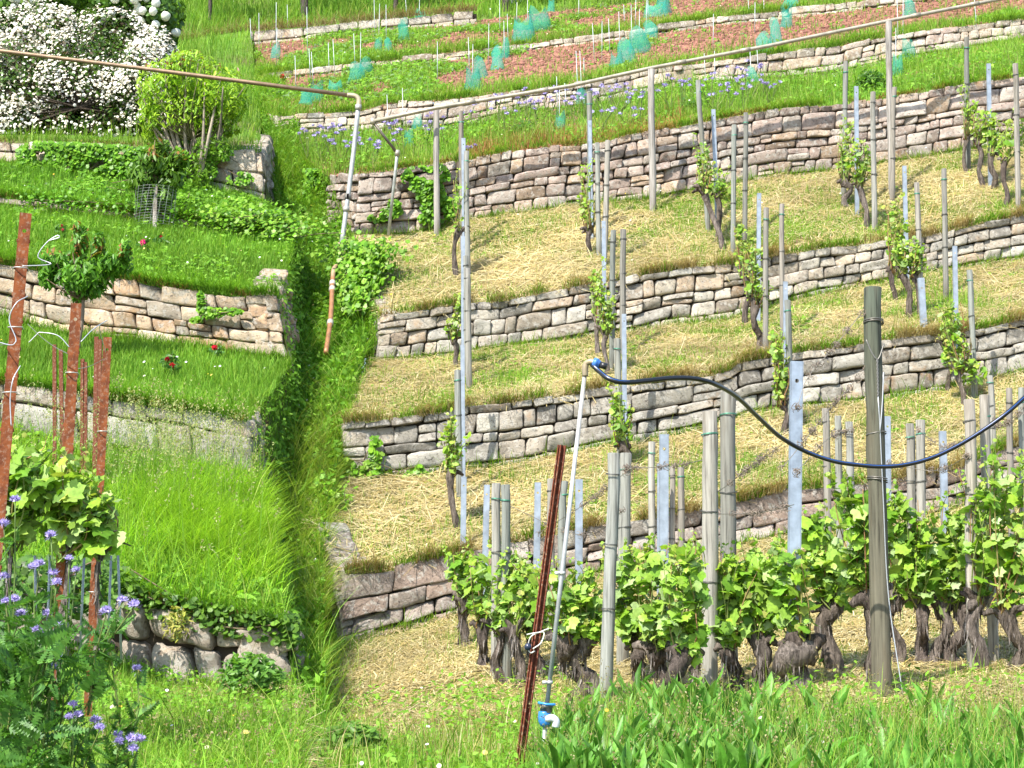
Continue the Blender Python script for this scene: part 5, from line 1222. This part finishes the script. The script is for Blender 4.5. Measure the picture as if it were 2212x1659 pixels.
# ---------------------------------------------------------------- flowers
def flower_head(g, c, r, nr=A([0, -.3, 1.]), k=54, cols=((.40, .34, .62), (.50, .43, .72), (.32, .25, .52), (.62, .56, .82))):
    dr = nrm(rdir(k) + nr * 1.1); leaves(g, DIAM, c + dr * r * .55, nrm(rdir(k)), dr, np.full(k, r * .42), pal(cols, k, .12))
    dr = nrm(rdir(k) + nr * .9); X, Y, Z = frames(rdir(k), dr); g.inst(A([[-.03, 0, 0], [.03, 0, 0], [0, 1, 0]]), [A([[0, 1, 2]])], c + dr * r * .5, X, Y, Z, np.full(k, r * .75), pal([(.55, .48, .85), (.40, .32, .72)], k, .1))
def phacelia(base, heads, r, label, group, fern=70, full=True):
    base = A(base, float); g = Geo(); gl2 = Geo(); gh = []
    for h in heads:
        h = A(h, float); s = smooth_path([base, base + (h - base) * .55 + A([R.uniform(-.05, .05), 0, 0]), h], 12); tube(g, s, np.linspace(r * .17, r * .09, 12), 5, pal([(.16, .25, .06), (.22, .28, .08)], 1)[0])
        if fern:
            for q in range(fern // 10):
                a = s[R.randrange(2, 10)]; dr = nrm(rdir(1)[0] + A([0, -.2, .2])); L = R.uniform(.05, .13) * r / .032; t = np.linspace(.15, 1, 9)
                tube(gl2, [a, a + dr * L], r * .05, 3, (.09, .17, .04))
                for sgn in (-1, 1):
                    sd_ = nrm(np.cross(dr, rdir(1)[0])); n = 9; o_ = a + dr * (L * t)[:, None] + sgn * sd_ * (L * .16 * (1.1 - t))[:, None]
                    leaves(gl2, DIAM, o_, np.tile(np.cross(dr, sd_), (n, 1)), np.tile(nrm(sd_ * sgn + dr * .4), (n, 1)), L * .16 * (1.15 - .6 * t), pal([(.09, .23, .03), (.14, .30, .05), (.07, .18, .03)], n))
        gg = Geo(); flower_head(gg, h, r * R.uniform(.85, 1.15), k=54 if full else 12); gh.append(gg)
    o = tag(build('phacelia_plant', g, M_leaf, base), label, 'flower', group)
    if fern: build('fern_leaves', gl2, M_leaf, base, o)
    for gg in gh: build('flower_head', gg, M_petal, base, o)
d = 6.9
PH = [([(33, 1083), (-20, 1060)], (15, 1560), 'violet bristly flower highest at the left edge, over the vine leaves'), ([(110, 1160)], (90, 1640), 'single violet flower head beside the middle rusty post'),
      ([(85, 1222), (115, 1242), (72, 1228), (122, 1262)], (60, 1640), 'dense cluster of violet flower heads between the two nearest rusty posts'), ([(150, 1210), (165, 1235)], (110, 1640), 'pair of violet flower heads right of the middle rusty post'),
      ([(10, 1250), (8, 1135)], (-10, 1640), 'deep blue violet flower head at the left edge'), ([(12, 1302), (32, 1298), (45, 1330)], (10, 1640), 'pale violet flower heads in a low group at the left edge'),
      ([(103, 1330), (80, 1365), (120, 1350)], (70, 1660), 'violet flower heads below the dense cluster'), ([(265, 1300), (290, 1310), (230, 1322)], (190, 1545), 'violet flower heads in front of the big boulders on a leaning stem'),
      ([(130, 1425), (112, 1445), (112, 1418)], (90, 1690), 'dark violet heads at the foot of the rusty posts'), ([(158, 1525), (168, 1548), (150, 1552)], (120, 1720), 'violet flower heads stacked low in the grass'),
      ([(207, 1560), (216, 1576)], (160, 1730), 'small blue violet heads right of the low stacked ones'), ([(255, 1590), (285, 1600), (302, 1602), (288, 1622), (258, 1606)], (190, 1740), 'rightmost spreading violet flower heads in the bottom grass'),
      ([(296, 1448), (228, 1325)], (270, 1640), 'tiny violet buds below the big boulders')]
for hs_, b, lab in PH:
    d = R.uniform(6.7, 7.3); phacelia(P(b[0], b[1], d), [P(x, y, d + R.uniform(-.1, .1)) for x, y in hs_], .026, lab, 'violet bristly flowers at the lower left', 100)
    sk = P(b[0], b[1], d)
g = Geo(); n = 260; x = rng.normal(50, 85, n); y = rng.uniform(1330, 1690, n); pz = P(x, y, rng.uniform(6.6, 7.6, n)); 
for q in pz:
    dr = nrm(rdir(1)[0] + A([0, -.3, .3])); L = R.uniform(.06, .16); t = np.linspace(.1, 1, 10); sd_ = nrm(np.cross(dr, rdir(1)[0]))
    for sgn in (-1, 1): leaves(g, DIAM, q + dr * (L * t)[:, None] + sgn * sd_ * (L * .17 * (1.1 - t))[:, None], np.tile(np.cross(dr, sd_), (10, 1)), np.tile(nrm(sd_ * sgn + dr * .4), (10, 1)), L * .15 * (1.15 - .6 * t), pal([(.08, .21, .03), (.13, .29, .05), (.06, .16, .03)], 10))
tag(build('ferny_undergrowth', g, M_leaf), kind='stuff')
# far beds: purple plants above the tallest wall
fx = [(660, 290), (690, 285), (715, 292), (740, 280), (760, 300), (700, 305), (730, 310), (785, 300), (800, 315), (830, 262), (850, 275), (870, 290), (880, 262), (920, 262), (935, 250), (960, 268),
      (1020, 240), (1050, 225), (1075, 215), (1095, 232), (1120, 205), (1140, 218), (1160, 225), (1185, 212), (1225, 200), (1240, 222), (1265, 205), (1290, 195), (1305, 205), (1320, 190), (1340, 202), (1300, 238), (1350, 245), (1375, 215), (1390, 235),
      (1430, 165), (1450, 185), (1470, 180), (1490, 178), (1530, 160), (1545, 185), (1570, 200), (1600, 150), (1610, 165), (1625, 160), (1640, 150), (1660, 190), (1540, 205), (1600, 195), (1010, 325), (1010, 352)]
for k, (x, y) in enumerate(fx):
    gy_ = y + R.uniform(38, 70); b = TR['R5'].hit(x + R.uniform(-6, 6), min(gy_, np.interp(x, At.x, At.y) - 3)); dd_ = b[1] - .05
    phacelia(b, [P(x + R.gauss(0, 13), y + R.gauss(0, 8), dd_) for _ in range(R.choice([3, 4, 5]))], .058, 'tall purple-flowered plant in the bed above the tallest wall', 'purple flowers in the upper bed', 0, False)
# red and pink peonies
PE = [('L3', 309, 524, 9, (.62, .02, .16), 'bright pink peony, largest bloom on the green slope'), ('L3', 347, 512, 6, (.36, .01, .02), 'small red peony right of the bright pink bloom'), ('L3', 134, 488, 4.5, (.36, .01, .03), 'tiny red peony bud above the dark-leaved peach tree'), ('L3', 134, 497, 6, (.45, .01, .06), 'red peony just under the tiny bud by the peach tree'),
      ('L2', 464, 751, 8.5, (.42, .005, .02), 'deep red peony near the right end of the peach coloured wall'), ('L2', 361, 776, 7.5, (.36, .005, .02), 'red peony, left of a close pair in the grass below the peach wall'), ('L2', 372, 790, 8.5, (.40, .005, .015), 'red peony, lower right of a close pair in the grass below the peach wall'), ('L2', 370, 769, 4, (.22, .01, .02), 'dark red bud above a close pair of red peonies'),
      ('R6', 610, 165, 7.5, (.48, .005, .03), 'lone red peony above the rust-brown pipe near the gully')]
for key, x, y, r, col, lab in PE:
    b = TR[key].hit(x, y + 22); d = b[1]; c = P(x, y, d - .1); r *= mpx(d) * 1.15; g = Geo(); tube(g, smooth_path([b, (b + c) / 2 + A([.02, 0, 0]), c], 6), .006, 5, (.10, .2, .04)); n = 46
    leaves(g, LANCE, b + (c - b) * rng.uniform(.2, .8, (n, 1)) + rdir(n) * .07, rdir(n) + A([0, 0, .6]), rdir(n), rng.uniform(.03, .055, n), pal([(.06, .16, .03), (.09, .2, .03)], n))
    o = tag(build('peony', g, M_leaf, b), lab, 'flower', 'peonies in the garden grass'); g = Geo(); n = 70; dr = nrm(rdir(n) + A([0, -.2, .3])); leaves(g, DIAM, c + dr * r * .5 * rng.uniform(.5, 1, (n, 1)), nrm(dr + rdir(n) * .5), rdir(n), r * rng.uniform(.35, .65, n), pal([col, A(col) * 1.35], n, .12)); build('bloom', g, M_petal, b, o)

# ---------------------------------------------------------------- young vineyard: rods, green sleeves; hut and stems at the top
ROD = {'R7': [(545, 40, 110), (560, 28, 115), (596, 5, 110), (622, 10, 60), (665, 15, 130), (810, -5, 80), (818, 8, 90), (835, 10, 95), (880, -10, 40), (905, -5, 50), (1080, -5, 75), (1098, 30, 95), (1115, 5, 60), (1140, -5, 60), (1250, -8, 45), (1350, 10, 55), (1372, -5, 60), (1400, -8, 50), (1620, 0, 30), (1650, -8, 30)],
       'R6': [(597, 60, 125), (640, 120, 200), (672, 105, 180), (678, 112, 185), (712, 92, 170), (724, 85, 165), (768, 72, 150), (778, 70, 160), (945, 90, 175), (1015, 80, 165), (1020, 95, 185), (1055, 50, 140), (1090, 45, 130), (1262, 125, 170), (1285, 50, 135), (1300, 45, 130), (1318, 40, 115), (1340, 25, 120), (1365, 10, 110), (1380, 20, 95), (1395, -5, 80), (1540, 30, 105), (1630, 5, 70), (1940, -10, 85), (1950, -10, 80), (2110, -10, 60)],
       'R5': [(840, 205, 290), (872, 190, 285), (1205, 165, 255), (1208, 190, 270), (1225, 180, 250), (1250, 110, 230), (1258, 110, 215), (1525, 115, 175), (1545, 110, 180), (1625, 110, 185), (1640, 100, 175), (1920, 60, 170), (1935, 60, 165)]}
WN = {'R7': 'on the topmost tilled terrace', 'R6': 'on the second tilled terrace from the top', 'R5': 'in the purple flower bed terrace'}
for key, lst in ROD.items():
    for k, (x, y0, y1) in enumerate(sorted(lst)):
        b = TR[key].hit(x, y1); d = b[1]; t = P(x + R.uniform(-6, 2), y0, d); g = Geo(); tube(g, [b - A([0, 0, .15]), t], .0055, 6, (.42, .45, .46)); tag(build('planting_rod', g, M_zinc, b), 'thin pale rod %s, %s from the left' % (WN[key], ordn(k)), 'rod', 'planting rods of the young vines')
SLV = {'R7': [(594, 95, 30, 9), (605, 70, 20, 8), (872, 45, 45, 13), (905, 25, 32, 14), (815, 85, 28, 10), (838, 85, 26, 10), (1128, 40, 50, 20), (1163, 20, 48, 20), (1190, -4, 28, 8), (1415, 8, 30, 22), (1430, -8, 26, 16), (1440, 0, 30, 10), (1700, 5, 40, 14), (1712, -15, 40, 14), (1967, -10, 34, 17)],
       'R6': [(768, 140, 38, 20), (790, 128, 36, 16), (722, 175, 26, 14), (682, 180, 40, 16), (1020, 150, 46, 16), (1036, 128, 42, 16), (1074, 105, 46, 14), (1090, 85, 40, 8), (1330, 115, 38, 14), (1352, 90, 50, 20), (1380, 65, 50, 20), (1405, 50, 34, 18), (1650, 75, 44, 16), (1675, 45, 50, 14), (1698, 15, 46, 14), (1965, 0, 34, 14)],
       'R5': [(883, 285, 34, 12), (900, 250, 30, 10), (1208, 245, 44, 10), (1256, 195, 30, 14), (1625, 150, 46, 12), (1962, 90, 42, 14), (1938, 120, 46, 12), (660, 195, 26, 14)]}
for key, lst in SLV.items():
    for k, (x, y, hgt, wd) in enumerate(sorted(lst)):
        b = TR[key].hit(x, y + hgt); d = b[1]; s = mpx(d); n = 14; a = np.arange(n) / n * 6.283; g = Geo(); rows = 6; ox = R.uniform(-.05, .1)
        z = np.linspace(-.02, hgt * s, rows); rr = wd * s * (1 + .2 * np.sin(np.linspace(0, 3, rows) + R.random() * 3)); v = A([[b + A([math.cos(q) * r_ * (1 + .16 * math.sin(q * 3 + zz_ * 9)) + ox * zz_, math.sin(q) * r_ * .55, zz_ * (1 + .22 * math.sin(q * 2 + ox * 60))]) for q in a] for zz_, r_ in zip(z, rr)])
        i = np.arange(rows - 1)[:, None] * n; j = np.arange(n)[None]; jn = (j + 1) % n
        g.add(v.reshape(-1, 3), [np.stack([i + j, i + jn, i + n + jn, i + n + j], -1).reshape(-1, 4)], pal([(.03, .36, .26), (.05, .44, .34)], 1)[0])
        tag(build('net_sleeve', g, M_net, b), 'green net sleeve %s, %s from the left' % (WN[key], ordn(k)), 'sleeve', 'green net sleeves of the young vines')
# dark stems at the top edge
for x0, y0, x1, y1, r, lab in ((656, 62, 650, -90, 9, 'thick dark tree stem at the top edge right of the snowball bush'), (848, 40, 857, -80, 5, 'thin dark stem at the top edge left of the hut'), (452, 60, 448, -60, 4, 'slender dark stem at the top edge beside the snowball bush'), (1088, 32, 1096, -80, 9, 'knobbly dark stem close by the white hut')):
    b = P(x0, y0, 40.2); t = P(x1, y1, 40.2); s = mpx(40); g = Geo(); tube(g, smooth_path([b - A([0, 0, .3]), (b + t) / 2 + A([.04, 0, 0]), t], 10), np.linspace(r * 1.1, r * .8, 10) * s, 10, (.10, .085, .07), wob=.1)
    for q in range(5): e = t + rdir(1)[0] * A([.8, .5, .4]) + A([0, 0, .5]); tube(g, smooth_path([t, (t + e) / 2 + rdir(1)[0] * .1, e], 6), np.linspace(r * .5, r * .2, 6) * s, 6, (.10, .085, .07))
    o = tag(build('tree', g, M_bark, b), lab, 'tree'); g = Geo(); n = 500; leaves(g, VINE_S, t + A([0, 0, .7]) + rdir(n) * rng.random((n, 1)) ** .5 * A([1.0, .7, .5]), rdir(n) + A([0, -.3, .6]), rdir(n), rng.uniform(.05, .09, n), pal(VL, n)); build('crown', g, M_leaf, b, o)
b = P(1160, 36, 40.9); s = mpx(40.9); Xh, Yh, Zh = A([1, 0, 0]), A([0, 1, 0]), A([0, 0, 1]); g = Geo()
wl = (1310 - 1098) * s; box(g, b + A([(1204 - 1160) * s, 1.0, .9]), Xh, Yh, Zh, (wl, 2.0, 2.2), (.62, .60, .56))
hut = tag(build('hut', g, M_plaster, b, smooth=False), 'whitewashed stone hut with a brown wooden door at the very top edge', 'hut')
g = Geo()
for k in range(9): box(g, P(1246 + k * 6.2, 16, 40.9) + A([0, -.03, .85]), Xh, Yh, Zh, (5.6 * s, .05, 1.9), pal([(.20, .10, .05), (.26, .13, .06)], 1)[0])
build('door', g, M_wood, b, hut, smooth=False)
g = Geo(); 
for sgn in (-1, 1): box(g, b + A([(1204 - 1160) * s, 1.0 + sgn * .62, 2.25]), Xh, nrm(A([0, 1, -sgn * .5])), nrm(A([0, sgn * .5, 1])), (wl + .4, 1.55, .08), (.30, .13, .09))
build('roof', g, M_soil, b, hut, smooth=False)
# small white flowers dotted in the grass
